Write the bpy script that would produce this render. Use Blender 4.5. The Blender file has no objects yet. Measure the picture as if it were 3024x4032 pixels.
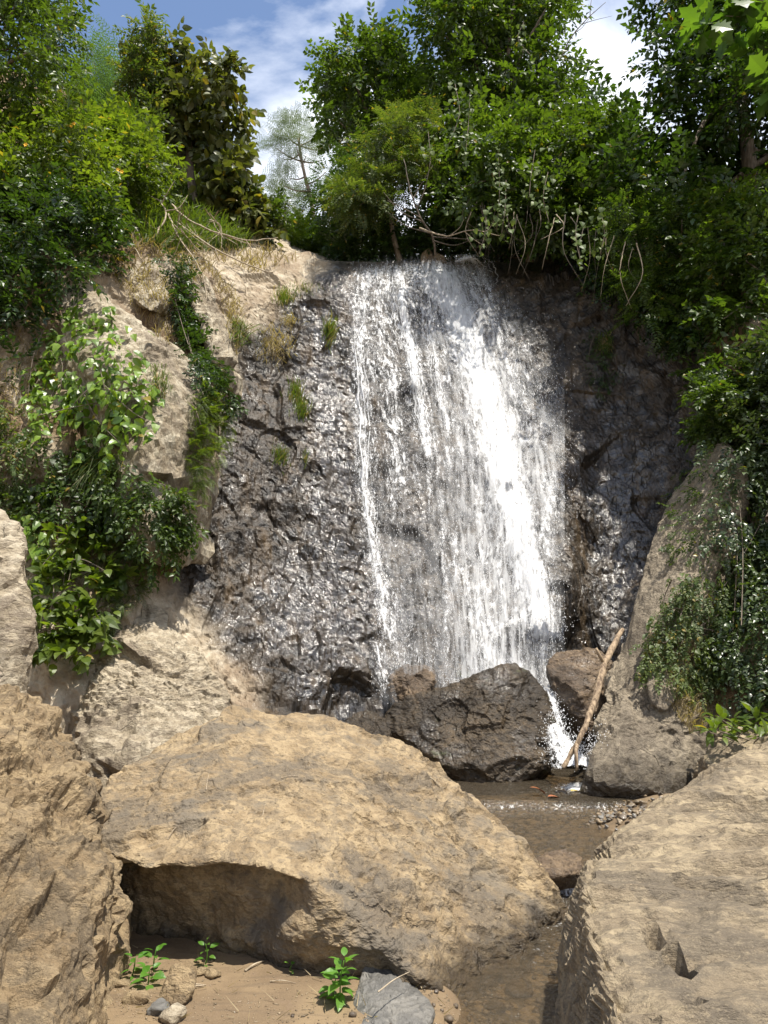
import bpy, bmesh, math, random
import numpy as np
from mathutils import Vector, Matrix
from mathutils.bvhtree import BVHTree

SC = bpy.context.scene
COL = SC.collection
rad = math.radians

# ------------------------------------------------------------------ camera
CAM_Z, PITCH = 2.4, rad(8.0)
FPX = 26.0 / 34.6 * 1024.0                # focal length in pixels of a 768 x 1024 frame
cam_d = bpy.data.cameras.new('camera')
cam_d.sensor_fit = 'VERTICAL'; cam_d.sensor_height = 34.6; cam_d.sensor_width = 25.95; cam_d.lens = 26.0
cam_d.clip_start = 0.05; cam_d.clip_end = 3000
cam = bpy.data.objects.new('camera', cam_d); COL.objects.link(cam)
cam.location = (0, 0, CAM_Z); cam.rotation_euler = (math.pi/2 + PITCH, 0, 0)
SC.camera = cam

# ------------------------------------------------------------------ sun and sky
SUN_DIR = Vector((0.24, -0.22, 0.945)).normalized()          # towards the sun: high, to the right
sun_d = bpy.data.lights.new('sun', 'SUN'); sun_d.energy = 5.0; sun_d.angle = rad(0.53); sun_d.color = (1.0, 0.94, 0.84)
sun = bpy.data.objects.new('sun', sun_d); COL.objects.link(sun)
sun.rotation_euler = SUN_DIR.to_track_quat('Z', 'Y').to_euler()
world = bpy.data.worlds.new('World'); SC.world = world; world.use_nodes = True
wn = world.node_tree; wn.nodes.clear()
def WN(t, **k):
    n = wn.nodes.new(t)
    for a, b in k.items(): setattr(n, a, b)
    return n
w_out = WN('ShaderNodeOutputWorld'); w_bg = WN('ShaderNodeBackground')
w_sky = WN('ShaderNodeTexSky', sky_type='NISHITA', sun_disc=False)
w_sky.sun_elevation = math.asin(SUN_DIR.z); w_sky.sun_rotation = math.atan2(SUN_DIR.x, SUN_DIR.y)
w_sky.altitude = 300; w_sky.air_density = 1.0; w_sky.dust_density = 1.2; w_sky.ozone_density = 2.0
w_tc = WN('ShaderNodeTexCoord'); w_map = WN('ShaderNodeMapping'); w_map.inputs['Scale'].default_value = (1.0, 1.0, 1.7)
w_map.inputs['Location'].default_value = (0.34, 0.1, 0.22)
w_n = WN('ShaderNodeTexNoise'); w_n.inputs['Scale'].default_value = 2.6; w_n.inputs['Detail'].default_value = 9; w_n.inputs['Roughness'].default_value = 0.56; w_n.inputs['Distortion'].default_value = 0.35
w_r = WN('ShaderNodeValToRGB'); w_r.color_ramp.elements[0].position = 0.50; w_r.color_ramp.elements[1].position = 0.72
w_sep = WN('ShaderNodeSeparateXYZ')
w_low = WN('ShaderNodeMapRange'); w_low.inputs[1].default_value = 0.62; w_low.inputs[2].default_value = 0.40; w_low.inputs[3].default_value = 0.0; w_low.inputs[4].default_value = 0.19
w_add = WN('ShaderNodeMath', operation='ADD'); w_add.use_clamp = True
w_mix = WN('ShaderNodeMix', data_type='RGBA'); w_mix.inputs[7].default_value = (9.5, 9.7, 10.0, 1)
w_tint = WN('ShaderNodeMix', data_type='RGBA', blend_type='MULTIPLY'); w_tint.inputs[0].default_value = 1.0; w_tint.inputs[7].default_value = (1.12, 1.1, 1.1, 1)
L = wn.links.new
L(w_tc.outputs['Generated'], w_map.inputs[0]); L(w_map.outputs[0], w_n.inputs['Vector'])
L(w_tc.outputs['Generated'], w_sep.inputs[0]); L(w_sep.outputs[2], w_low.inputs[0])
L(w_n.outputs['Fac'], w_add.inputs[0]); L(w_low.outputs[0], w_add.inputs[1]); L(w_add.outputs[0], w_r.inputs[0])
L(w_sky.outputs[0], w_tint.inputs[6]); L(w_tint.outputs[2], w_mix.inputs[6]); L(w_r.outputs[0], w_mix.inputs[0])
L(w_mix.outputs[2], w_bg.inputs[0]); L(w_bg.outputs[0], w_out.inputs[0]); w_bg.inputs[1].default_value = 0.108
SC.view_settings.view_transform = 'Standard'; SC.view_settings.look = 'None'
SC.view_settings.exposure = 0.8; SC.view_settings.gamma = 1.0; SC.view_settings.use_curve_mapping = False
SC.cycles.max_bounces = 6; SC.cycles.diffuse_bounces = 3; SC.cycles.glossy_bounces = 2; SC.cycles.transmission_bounces = 3
SC.cycles.transparent_max_bounces = 24; SC.cycles.sample_clamp_indirect = 4.0; SC.cycles.sample_clamp_direct = 30.0
SC.cycles.caustics_reflective = False; SC.cycles.caustics_refractive = False
SC.cycles.use_denoising = True

# ------------------------------------------------------------------ numbers and small helpers
rng = np.random.default_rng(7); random.seed(7)
CP, SP = math.cos(PITCH), math.sin(PITCH)
def px(u, v, Y):
    """The point at ground distance Y that the photograph shows at pixel (u, v) of 768 x 1024."""
    xc = (np.asarray(u, float) - 384) / FPX; yc = (512 - np.asarray(v, float)) / FPX
    dy = CP - yc * SP; dz = SP + yc * CP
    t = np.asarray(Y, float) / dy
    return np.stack(np.broadcast_arrays(xc * t, np.asarray(Y, float) * np.ones_like(t), CAM_Z + dz * t), -1)
def ray_dir(u, v):
    xc = (u - 384) / FPX; yc = (512 - v) / FPX
    return Vector((xc, CP - yc * SP, SP + yc * CP)).normalized()
CAM_P = Vector((0, 0, CAM_Z))
def P(u, v, Y): return tuple(float(q) for q in px(u, v, Y))

def _h(ix, iy, iz, s):
    h = (ix.astype(np.int64) * 374761393 + iy.astype(np.int64) * 668265263 + iz.astype(np.int64) * 2147483647 + s * 1274126177) & 0xffffffff
    h = ((h ^ (h >> 13)) * 1274126177) & 0xffffffff
    h = ((h ^ (h >> 15)) * 2246822519) & 0xffffffff
    return h ^ (h >> 16)
def _u(h, k): return ((h >> (k * 10)) & 1023) / 1023.0
def perlin(p, seed=0):
    i = np.floor(p).astype(np.int64); f = p - i
    w = f * f * f * (f * (f * 6 - 15) + 10)
    out = np.zeros(len(p))
    for dx in (0, 1):
        for dy in (0, 1):
            for dz in (0, 1):
                h = _h(i[:, 0] + dx, i[:, 1] + dy, i[:, 2] + dz, seed)
                g = (_u(h, 0) * 2 - 1) * (f[:, 0] - dx) + (_u(h, 1) * 2 - 1) * (f[:, 1] - dy) + (_u(h, 2) * 2 - 1) * (f[:, 2] - dz)
                wt = (w[:, 0] if dx else 1 - w[:, 0]) * (w[:, 1] if dy else 1 - w[:, 1]) * (w[:, 2] if dz else 1 - w[:, 2])
                out += g * wt
    return out * 1.4
def fbm(p, octaves=4, seed=0, gain=0.5, ridged=False):
    a, s, out = 1.0, 0.0, np.zeros(len(p))
    for k in range(octaves):
        n = perlin(p * (2.03 ** k), seed + k * 17)
        if ridged: n = 1 - 2 * np.abs(n)
        out += a * n; s += a; a *= gain
    return out / s
def facets(p, seed=0, groove=.10):
    """Broken-rock relief: every Voronoi cell is its own tilted plane. Returns (height, cell random)."""
    b = np.floor(p - 0.5).astype(np.int64)
    best = np.full(len(p), 1e9); hgt = np.zeros(len(p)); cr = np.zeros(len(p)); sec = np.full(len(p), 1e9); hs = np.zeros(len(p))
    for dx in (0, 1):
        for dy in (0, 1):
            for dz in (0, 1):
                ix, iy, iz = b[:, 0] + dx, b[:, 1] + dy, b[:, 2] + dz
                h = _h(ix, iy, iz, seed); h2 = _h(ix, iy, iz, seed + 91)
                q = np.stack([ix + 0.15 + 0.7 * _u(h, 0), iy + 0.15 + 0.7 * _u(h, 1), iz + 0.15 + 0.7 * _u(h, 2)], 1)
                d = p - q; dd = (d * d).sum(1)
                dd = np.sqrt(dd); m = dd < best; m2 = (~m) & (dd < sec)
                v = (_u(h2, 0) - .5) * d[:, 0] + (_u(h2, 1) - .5) * d[:, 1] + (_u(h2, 2) - .5) * d[:, 2]
                v = v * 1.6 + (_u(h2, 1) - .5) * 0.5
                hs = np.where(m, hgt, np.where(m2, v, hs)); sec = np.where(m, best, np.where(m2, dd, sec))
                best = np.where(m, dd, best)
                hgt = np.where(m, v, hgt); cr = np.where(m, _u(h2, 2), cr)
    w = 0.5 + 0.5 * sstep(0, 0.09, sec - best)
    return hgt * w + hs * (1 - w) - groove * sstep(.07, 0, sec - best), cr
def sstep(a, b, x):
    t = np.clip((x - a) / (b - a), 0, 1); return t * t * (3 - 2 * t)
def in_poly(u, v, poly):
    u = np.asarray(u, float); v = np.asarray(v, float); r = np.zeros(u.shape, bool); n = len(poly)
    for i in range(n):
        x1, y1 = poly[i]; x2, y2 = poly[(i + 1) % n]
        c = (y1 > v) != (y2 > v)
        with np.errstate(divide='ignore', invalid='ignore'):
            xi = (x2 - x1) * (v - y1) / ((y2 - y1) if y2 != y1 else 1e-9) + x1
        r ^= c & (u < xi)
    return r

def mesh_np(name, V, F, mat=None, parent=None, attrs=None, smooth=True, link=True):
    """One mesh object from arrays: V (n,3); F one (m,k) array or a list of such arrays."""
    me = bpy.data.meshes.new(name)
    Fs = F if isinstance(F, list) else [F]
    Fs = [np.asarray(f, np.int32) for f in Fs if len(f)]
    V = np.asarray(V, np.float32)
    me.vertices.add(len(V)); me.vertices.foreach_set('co', V.ravel())
    loops = np.concatenate([f.ravel() for f in Fs]); tot = np.concatenate([np.full(len(f), f.shape[1], np.int32) for f in Fs])
    me.loops.add(len(loops)); me.loops.foreach_set('vertex_index', loops)
    me.polygons.add(len(tot)); me.polygons.foreach_set('loop_start', np.concatenate([[0], np.cumsum(tot)[:-1]]).astype(np.int32))
    me.polygons.foreach_set('use_smooth', np.full(len(tot), bool(smooth)))
    for k, a in (attrs or {}).items():
        at = me.attributes.new(k, 'FLOAT', 'POINT'); at.data.foreach_set('value', np.asarray(a, np.float32))
    if mat: me.materials.append(mat)
    me.update(calc_edges=True)
    o = bpy.data.objects.new(name, me)
    if link: COL.objects.link(o)
    if parent: o.parent = parent
    return o
def tag(o, label=None, cat=None, group=None, kind=None):
    for k, v in (('label', label), ('category', cat), ('group', group), ('kind', kind)):
        if v: o[k] = v
    return o
def empty(name, loc, label=None, cat=None, group=None):
    o = bpy.data.objects.new(name, None); COL.objects.link(o); o.location = loc
    o.empty_display_size = 0.2
    return tag(o, label, cat, group)
def child(o, parent):
    """Parent o (built in world coordinates) to an Empty that only has a location."""
    o.parent = parent; o.matrix_parent_inverse = Matrix.Translation(-Vector(parent.location)); return o

# tubes: a list of polylines with radii -> arrays
def tube_arrays(paths, sides=6):
    Vs, Fs, n0 = [], [], 0
    for pts, rr in paths:
        pts = np.asarray(pts, float); n = len(pts)
        rr = np.broadcast_to(np.asarray(rr, float), (n,))
        tg = np.gradient(pts, axis=0); tg /= np.linalg.norm(tg, axis=1)[:, None] + 1e-9
        ref = np.array([0.31, 0.17, 0.93]) if abs(tg[0] @ np.array([0.31, 0.17, 0.93])) < .9 else np.array([1., 0, 0])
        a = np.cross(tg, ref); a /= np.linalg.norm(a, axis=1)[:, None] + 1e-9
        b = np.cross(tg, a)
        th = np.arange(sides) * 2 * math.pi / sides
        ring = pts[:, None, :] + rr[:, None, None] * (np.cos(th)[None, :, None] * a[:, None, :] + np.sin(th)[None, :, None] * b[:, None, :])
        Vs.append(ring.reshape(-1, 3))
        i = np.arange(n - 1)[:, None] * sides; j = np.arange(sides)[None, :]; j2 = (j + 1) % sides
        Fs.append((n0 + np.stack([i + j, i + j2, i + sides + j2, i + sides + j], -1)).reshape(-1, 4))
        Vs.append(pts[[-1]]); tip = n0 + n * sides
        jj = np.arange(sides); e = n0 + (n - 1) * sides
        f3 = np.stack([e + jj, e + (jj + 1) % sides, np.full(sides, tip), np.full(sides, tip)], -1)
        Fs.append(f3[:, [0, 1, 2, 2]])
        n0 += n * sides + 1
    V = np.concatenate(Vs); F = np.concatenate(Fs)
    tri = F[:, 2] == F[:, 3]
    return V, [F[~tri], F[tri][:, :3]]
def curve_pts(ctrl, n=16):
    c = np.asarray(ctrl, float); m = len(c)
    c = np.vstack([2 * c[0] - c[1], c, 2 * c[-1] - c[-2]])
    t = np.linspace(0, m - 1 - 1e-6, n); i = t.astype(int); f = (t - i)[:, None]
    a, b, d, e = c[i], c[i + 1], c[i + 2], c[i + 3]
    return 0.5 * (2 * b + (d - a) * f + (2 * a - 5 * b + 4 * d - e) * f * f + (3 * b - a - 3 * d + e) * f ** 3)

# ------------------------------------------------------------------ materials
def new_mat(name):
    m = bpy.data.materials.new(name); m.use_nodes = True; m.node_tree.nodes.clear(); return m, m.node_tree
class NT:
    def __init__(s, nt): s.nt = nt
    def n(s, t, ins=None, **k):
        x = s.nt.nodes.new(t)
        for a, b in k.items(): setattr(x, a, b)
        for a, b in (ins or {}).items():
            if isinstance(b, bpy.types.NodeSocket): s.nt.links.new(b, x.inputs[a])
            else: x.inputs[a].default_value = b
        return x
    def noise(s, vec, scale, detail=5, rough=0.55, dist=0.0):
        return s.n('ShaderNodeTexNoise', {'Vector': vec, 'Scale': scale, 'Detail': detail, 'Roughness': rough, 'Distortion': dist}).outputs['Fac']
    def ramp(s, fac, a, b, lo=0.0, hi=1.0):
        x = s.n('ShaderNodeMapRange', {0: fac, 1: a, 2: b, 3: lo, 4: hi}, interpolation_type='SMOOTHSTEP'); return x.outputs[0]
    def mix(s, f, a, b, blend='MIX'):
        x = s.n('ShaderNodeMix', data_type='RGBA', blend_type=blend)
        for i, v in ((0, f), (6, a), (7, b)):
            if isinstance(v, bpy.types.NodeSocket): s.nt.links.new(v, x.inputs[i])
            elif i == 0: x.inputs[0].default_value = v
            else: x.inputs[i].default_value = (*v[:3], 1)
        return x.outputs[2]
    def math(s, op, a, b=0.0, clamp=False):
        x = s.n('ShaderNodeMath', {0: a, 1: b}, operation=op); x.use_clamp = clamp; return x.outputs[0]
    def attr(s, name): return s.n('ShaderNodeAttribute', attribute_name=name).outputs['Fac']
    def bump(s, h, strength, dist, normal=None):
        x = s.n('ShaderNodeBump', {'Height': h, 'Strength': strength, 'Distance': dist})
        if normal is not None: s.nt.links.new(normal, x.inputs['Normal'])
        return x.outputs[0]

def rock_mat(name, c_dark, c_mid, c_light, scale=1.0, streak=(1, 1, 1), streak_rot=(0, 0, 0), patch=0.5, bump=0.6, rough=0.85, wet_low=None, moss=0.0, dust=None):
    """Dry or damp rock: blotched base, bare grey patches, fine grain, bedding streaks; wet_low = (z0, z1) darkens and glosses below z0."""
    m, nt = new_mat(name); t = NT(nt)
    g = t.n('ShaderNodeNewGeometry'); pos = g.outputs['Position']
    mp = t.n('ShaderNodeMapping', {'Vector': pos, 'Rotation': streak_rot, 'Scale': streak}).outputs[0]
    n1 = t.noise(pos, 0.9 * scale, 7, 0.6, 0.4); n2 = t.noise(mp, 5.0 * scale, 8, 0.62, 0.3); n3 = t.noise(mp, 22 * scale, 6, 0.65); n4 = t.noise(pos, 95 * scale, 4, 0.7)
    vor = t.n('ShaderNodeTexVoronoi', {'Vector': mp, 'Scale': 3.0 * scale}, feature='DISTANCE_TO_EDGE').outputs['Distance']
    fl = t.n('ShaderNodeTexVoronoi', {'Vector': t.n('ShaderNodeVectorMath', {0: mp, 1: t.n('ShaderNodeVectorMath', {0: t.n('ShaderNodeTexNoise', {'Vector': mp, 'Scale': 9 * scale, 'Detail': 4}).outputs['Color'], 1: (.12, .12, .12)}, operation='MULTIPLY').outputs[0]}, operation='ADD').outputs[0], 'Scale': 16.0 * scale})
    flr = t.n('ShaderNodeSeparateColor', {0: fl.outputs['Color']}).outputs[0]
    crk = t.n('ShaderNodeTexVoronoi', {'Vector': t.n('ShaderNodeVectorMath', {0: pos, 1: t.n('ShaderNodeVectorMath', {0: t.n('ShaderNodeTexNoise', {'Vector': pos, 'Scale': 3 * scale, 'Detail': 5}).outputs['Color'], 1: (.5, .5, .5)}, operation='MULTIPLY').outputs[0]}, operation='ADD').outputs[0], 'Scale': 1.5 * scale}, feature='DISTANCE_TO_EDGE').outputs['Distance']
    crack = t.math('MULTIPLY', t.ramp(crk, 0.016, 0.0), t.ramp(t.noise(pos, 2.0 * scale, 3), .55, .66))
    col = t.mix(t.ramp(n2, 0.40, 0.60), c_mid, c_light)
    col = t.mix(t.math('MULTIPLY', t.ramp(flr, .55, .8), .40), col, c_dark)
    col = t.mix(t.math('MULTIPLY', t.ramp(t.math('ADD', n1, t.math('MULTIPLY', n2, 0.5)), 0.86 - 0.2 * patch, 0.95 - 0.2 * patch), 0.8), col, c_dark)
    col = t.mix(t.math('MULTIPLY', t.ramp(n3, 0.54, 0.68), 0.6), col, c_dark)
    col = t.mix(t.math('MULTIPLY', t.ramp(n3, 0.46, 0.34), 0.45), col, c_light)
    col = t.mix(t.math('MULTIPLY', t.ramp(n4, 0.52, 0.70), 0.45), col, c_light)
    col = t.mix(t.math('MULTIPLY', t.ramp(n4, 0.46, 0.32), 0.45), col, c_dark)
    col = t.mix(t.math('MULTIPLY', crack, .6), col, [c * .3 for c in c_dark])
    if dust: col = t.mix(t.math('MULTIPLY', t.ramp(t.noise(pos, 2.2 * scale, 6, .6), .5, .66), dust[0]), col, dust[1])
    if moss:
        col = t.mix(t.math('MULTIPLY', t.ramp(t.noise(pos, 2.6, 6, 0.65), 0.60, 0.74), moss), col, (0.05, 0.07, 0.012))
    rgh = t.ramp(n3, 0.3, 0.7, rough - 0.08, min(1, rough + 0.1))
    if wet_low:
        z = t.n('ShaderNodeSeparateXYZ', {0: pos}).outputs[2]
        zz = t.math('ADD', z, t.math('MULTIPLY', t.math('SUBTRACT', n2, 0.5), 0.25))
        w = t.ramp(zz, wet_low[1], wet_low[0])
        col = t.mix(w, col, t.mix(0.72, col, (0.012, 0.009, 0.007)))
        rgh = t.n('ShaderNodeMix', {0: w, 2: rgh, 3: 0.22}).outputs[0]
    h = t.math('ADD', t.math('MULTIPLY', n2, 0.7), t.math('ADD', t.math('MULTIPLY', n3, 0.42), t.math('MULTIPLY', n4, 0.16)))
    h = t.math('ADD', t.math('SUBTRACT', h, t.math('MULTIPLY', crack, .5)), t.math('ADD', t.math('MULTIPLY', t.ramp(vor, 0.0, 0.05), 0.05), t.math('MULTIPLY', flr, .12)))
    bs = t.n('ShaderNodeBsdfPrincipled', {'Base Color': col, 'Roughness': rgh, 'Normal': t.bump(h, bump, (0.09 if rough > .6 else .045) / scale)})
    if rough <= .5:
        cn = t.bump(t.math('ADD', t.noise(pos, 11, 5, .6, .5), t.math('MULTIPLY', t.noise(pos, 30, 4, .6, .4), .4)), .9, .035)
        nt.links.new(cn, bs.inputs['Coat Normal']); nt.links.new(t.ramp(t.noise(pos, 1.6, 4), .50, .66, 0, .9), bs.inputs['Coat Weight']); bs.inputs['Coat Roughness'].default_value = .14
    bs.inputs['Specular IOR Level'].default_value = 0.35
    nt.links.new(bs.outputs[0], t.n('ShaderNodeOutputMaterial').inputs[0])
    return m
# ------------------------------------------------------------------ rock shapes
_ico = {}
def ico(n):
    if n not in _ico:
        bm = bmesh.new(); bmesh.ops.create_icosphere(bm, subdivisions=n, radius=1)
        bm.verts.ensure_lookup_table()
        _ico[n] = (np.array([v.co[:] for v in bm.verts]), np.array([[v.index for v in f.verts] for f in bm.faces]))
        bm.free()
    return _ico[n]
def hull_planes(pts):
    bm = bmesh.new()
    for p in pts: bm.verts.new(p)
    r = bmesh.ops.convex_hull(bm, input=bm.verts)
    bm.normal_update()
    N, D = [], []
    for f in bm.faces:
        n = np.array(f.normal); d = float(n @ np.array(f.verts[0].co))
        for a, b in zip(N, D):
            if a @ n > 0.995: break
        else: N.append(n); D.append(d)
    bm.free()
    return np.array(N), np.array(D)
def rock_arrays(pts, sub=6, soft=22, amp=0.05, fscale=1.2, seed=0, strata=None, post=None, fine=1.0):
    pts = np.asarray(pts, float); c = (pts.max(0) + pts.min(0)) / 2 * 0.5 + pts.mean(0) * 0.5
    N, D = hull_planes(pts - c)
    flip = D < 0; N[flip] *= -1; D[flip] *= -1
    U, F = ico(sub)
    # spread directions by the rock's own proportions so long rocks keep even facets
    ext = (pts.max(0) - pts.min(0)); U2 = U * ext; U2 /= np.linalg.norm(U2, axis=1)[:, None]
    s = np.zeros(len(U2))
    for n, d in zip(N, D):
        a = (U2 @ n) / max(d, 1e-3)
        s += np.maximum(a, 0) ** soft
    r = s ** (-1.0 / soft)
    V = c + U2 * r[:, None]
    # normals of the smooth body
    def nrm(V):
        e1 = V[F[:, 1]] - V[F[:, 0]]; e2 = V[F[:, 2]] - V[F[:, 0]]; fn = np.cross(e1, e2)
        vn = np.zeros_like(V)
        for k in range(3): np.add.at(vn, F[:, k], fn)
        return vn / (np.linalg.norm(vn, axis=1)[:, None] + 1e-12)
    n0 = nrm(V)
    q = V.copy()
    if strata is not None:
        ax = np.asarray(strata[0], float); ax /= np.linalg.norm(ax)
        q = V + ax * (V @ ax)[:, None] * (strata[1] - 1)
    f1, _ = facets(q * fscale + perlin(V * 0.9, seed)[:, None] * 0.25, seed + 1); f2, _ = facets(q * fscale * 2.7, seed + 2); f3, _ = facets(q * fscale * 7.5, seed + 3)
    d = amp * (f1 * 1.3 + f2 * 0.55 + fine * f3 * 0.26 + 0.8 * fbm(V * 0.8 * fscale, 3, seed + 5) + 0.35 * fine * fbm(q * 3.5 * fscale, 4, seed + 9, ridged=True) * 0.8)
    if strata is not None:
        d += amp * strata[2] * (fbm(q * fscale * 1.8, 4, seed + 31, ridged=True))
    if sub >= 6: d += .007 * facets(V * 20, seed + 40)[0] + .0045 * facets(V * 43, seed + 41)[0]
    V = V + n0 * d[:, None]
    if post is not None: V = post(V, n0)
    return V, F
def rock(name, pts, mat, label=None, cat=None, group=None, kind=None, parent=None, **k):
    V, F = rock_arrays(pts, **k)
    o = mesh_np(name, V, F, mat, smooth=k.get('sub', 6) < 6)
    tag(o, label, cat, group, kind)
    return o

# ------------------------------------------------------------------ lofted cliff and hillside
# columns left to right; every column lists (u, v, Y) from the lip down to the foot
CL = [
 # far back       hill            top            upper          mid            lower          foot
 [(-420,  60,17), (-400,150,13.0), (-380,250,10.0), (-380,340, 9.2), (-380,450, 8.6), (-380,570, 8.1), (-380,720, 7.4)],
 [(-160,  60,19), (-150,160,14.5), (-140,260,11.0), (-140,345,10.3), (-140,450, 9.7), (-140,570, 9.3), (-140,710, 8.6)],
 [(   0,  70,21), (  10,170,15.5), (   5,265,11.8), (   0,350,11.2), (   5,450,10.7), (   5,570,10.3), (   0,700, 9.4)],
 [(  70,  90,22), (  75,185,16.0), (  70,262,12.4), (  70,345,11.5), (  75,450,10.8), (  70,570,10.4), (  55,700, 9.4)],
 [( 130, 130,22), ( 132,200,16.5), ( 132,250,13.4), ( 138,340,12.2), ( 142,440,11.3), ( 130,560,10.7), ( 105,700, 9.7)],
 [( 190, 165,22), ( 190,215,17.5), ( 188,250,14.6), ( 192,340,13.4), ( 190,450,12.4), ( 175,560,11.5), ( 150,705,10.1)],
 [( 240, 215,24), ( 238,228,18.5), ( 228,262,15.3), ( 238,340,14.3), ( 232,450,13.1), ( 225,570,12.0), ( 215,705,10.5)],
 [( 300, 250,24), ( 290,250,18.6), ( 278,275,15.8), ( 285,345,14.8), ( 280,450,13.5), ( 272,570,12.3), ( 268,705,10.75)],
 [( 335, 255,25), ( 335,262,18.8), ( 335,270,16.0), ( 335,345,15.0), ( 330,450,13.7), ( 326,570,12.5), ( 322,700,11.1)],
 [( 400, 258,25), ( 400,263,18.2), ( 400,270,16.2), ( 405,345,15.2), ( 400,450,13.9), ( 400,570,12.7), ( 395,695,11.6)],
 [( 470, 255,26), ( 472,262,18.4), ( 474,280,16.4), ( 488,345,15.3), ( 500,450,14.0), ( 508,570,12.9), ( 500,690,12.0)],
 [( 560, 235,26), ( 548,255,18.5), ( 540,283,16.2), ( 565,345,15.2), ( 585,450,14.0), ( 585,570,13.1), ( 570,690,12.2)],
 [( 660, 215,25), ( 645,245,18.0), ( 630,290,15.3), ( 640,360,14.6), ( 650,440,13.8), ( 638,560,12.8), ( 612,690,12.0)],
 [( 740, 180,23), ( 725,240,16.5), ( 706,310,13.5), ( 708,385,13.2), ( 706,440,12.9), ( 680,560,12.0), ( 650,690,11.2)],
 [( 830, 120,21), ( 810,210,14.5), ( 780,310,12.0), ( 778,390,11.6), ( 772,450,11.2), ( 750,570,10.5), ( 715,700, 9.9)],
 [( 990,  40,18), ( 960,170,12.6), ( 930,300,10.4), ( 920,400, 9.9), ( 910,480, 9.5), ( 900,570, 9.0), ( 880,720, 8.3)],
 [(1250, -40,15), (1220,140,10.6), (1200,300, 8.9), (1190,400, 8.4), (1180,480, 8.1), (1170,570, 7.8), (1150,740, 7.0)],
]
net, fars = [], []
for c in CL:
    col = [list(P(*q)) for q in c]
    far = [col[0][0] * 4, 260.0, col[0][2] - 1.0]
    foot = [col[-1][0], col[-1][1] - 0.35, -0.9]
    net.append(col + [foot]); fars.append(far)
net = np.array(net)                                            # (ncol, nrow, 3)
def cr_resample(A, counts):
    """Catmull-Rom along axis 0, counts[i] samples on span i."""
    n = len(A); E = np.concatenate([2 * A[:1] - A[1:2], A, 2 * A[-1:] - A[-2:-1]])
    out = []
    for i in range(n - 1):
        t = np.arange(counts[i]) / counts[i]; t = t.reshape((-1,) + (1,) * (A.ndim - 1))
        a, b, c, d = E[i], E[i + 1], E[i + 2], E[i + 3]
        out.append(0.5 * (2 * b + (c - a) * t + (2 * a - 5 * b + 4 * c - d) * t * t + (3 * b - a - 3 * c + d) * t ** 3))
    out.append(A[-1:])
    return np.concatenate(out)
colc = [8, 10, 30, 36, 40, 50, 46, 36, 48, 54, 60, 56, 42, 30, 12, 8]
rowc = [8, 16, 72, 92, 98, 86, 34]
G = cr_resample(net, colc)
G = np.swapaxes(cr_resample(np.swapaxes(G, 0, 1), rowc), 0, 1)
farl = cr_resample(np.array(fars), colc)
G = np.concatenate([farl[:, None], (G[:, :1] * .8 + farl[:, None] * .2), G], 1)
nc, nr = G.shape[:2]
gu = np.gradient(G, axis=0); gv = np.gradient(G, axis=1)
gn = np.cross(gv, gu); gn /= np.linalg.norm(gn, axis=2)[..., None] + 1e-9
if gn[nc // 2, int(nr * .6), 1] > 0: gn = -gn
V = G.reshape(-1, 3); Nn = gn.reshape(-1, 3)
# pixel coordinates of every cliff vertex, used only to lay out wet, soil, dry and painted glint zones of the rock
def to_px(V):
    d = V - np.array([0, 0, CAM_Z]); zc = d[:, 1] * CP + d[:, 2] * SP; yc = -d[:, 1] * SP + d[:, 2] * CP
    zc = np.maximum(zc, 0.1)
    return 384 + FPX * d[:, 0] / zc, 512 - FPX * yc / zc
U_, V_ = to_px(V)
wob = perlin(V * 1.1, 40) * 16 + perlin(V * 3.3, 41) * 8
left_edge = np.interp(V_, [262, 300, 340, 400, 470, 560, 640, 700, 760], [325, 290, 238, 225, 205, 182, 150, 150, 210])
right_edge = np.interp(V_, [262, 330, 420, 520, 620, 700], [600, 695, 735, 690, 650, 620])
wet = sstep(-14, 14, U_ - left_edge + wob) * sstep(-14, 14, right_edge - U_ + wob) * sstep(255, 266, V_)
foot_pale = sstep(-20, 20, np.interp(V_, [560, 620, 660, 700, 760], [150, 190, 235, 250, 240]) - U_ + wob * 1.4) * sstep(560, 590, V_)
wet = wet * (1 - foot_pale)
dry_top = sstep(-8, 10, np.interp(V_, [240, 262, 300, 345, 360], [340, 330, 285, 262, 200]) - U_ + wob * .6) * sstep(196, 206, U_) * (1 - sstep(335, 352, V_))
soil = (1 - wet) * (1 - dry_top) * (1 - foot_pale)
soil = np.clip(soil * (0.30 + 0.8 * sstep(-0.15, 0.25, perlin(V * 0.9, 60))), 0, 1)
soil = np.maximum(soil, sstep(246, 236, V_) * (1 - dry_top))
glint_film = np.clip(.25 + .9 * np.exp(-((U_ - 325) / 60) ** 2 - ((V_ - 610) / 75) ** 2) + .7 * np.exp(-((U_ - 330) / 26) ** 2 - ((V_ - 420) / 130) ** 2) + .7 * np.exp(-((U_ - 615) / 34) ** 2 - ((V_ - 540) / 90) ** 2) + .5 * np.exp(-((U_ - 215) / 30) ** 2 - ((V_ - 650) / 40) ** 2), 0, 1)  # wet gloss painted in by position, strongest where the wall should glint
f1, _ = facets(V * np.array([1.1, 1.1, .7]) + perlin(V * .8, 3)[:, None] * .3, 11, .05); f2, cell = facets(V * np.array([3.2, 3.2, 1.9]) + perlin(V * 2.2, 5)[:, None] * .3, 12, .0); f3, _ = facets(V * np.array([8.5, 8.5, 5.0]) + perlin(V * 6, 4)[:, None] * .35, 13, .0); f4, _ = facets(V * 17.0, 14, .0)
big = fbm(V * 0.45, 3, 20); rid = fbm(V * np.array([2.0, 2.0, 1.1]), 4, 21, ridged=True)
fade = 0.3 + 0.7 * sstep(40, 20, np.abs(V[:, 1] - 12))
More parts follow.
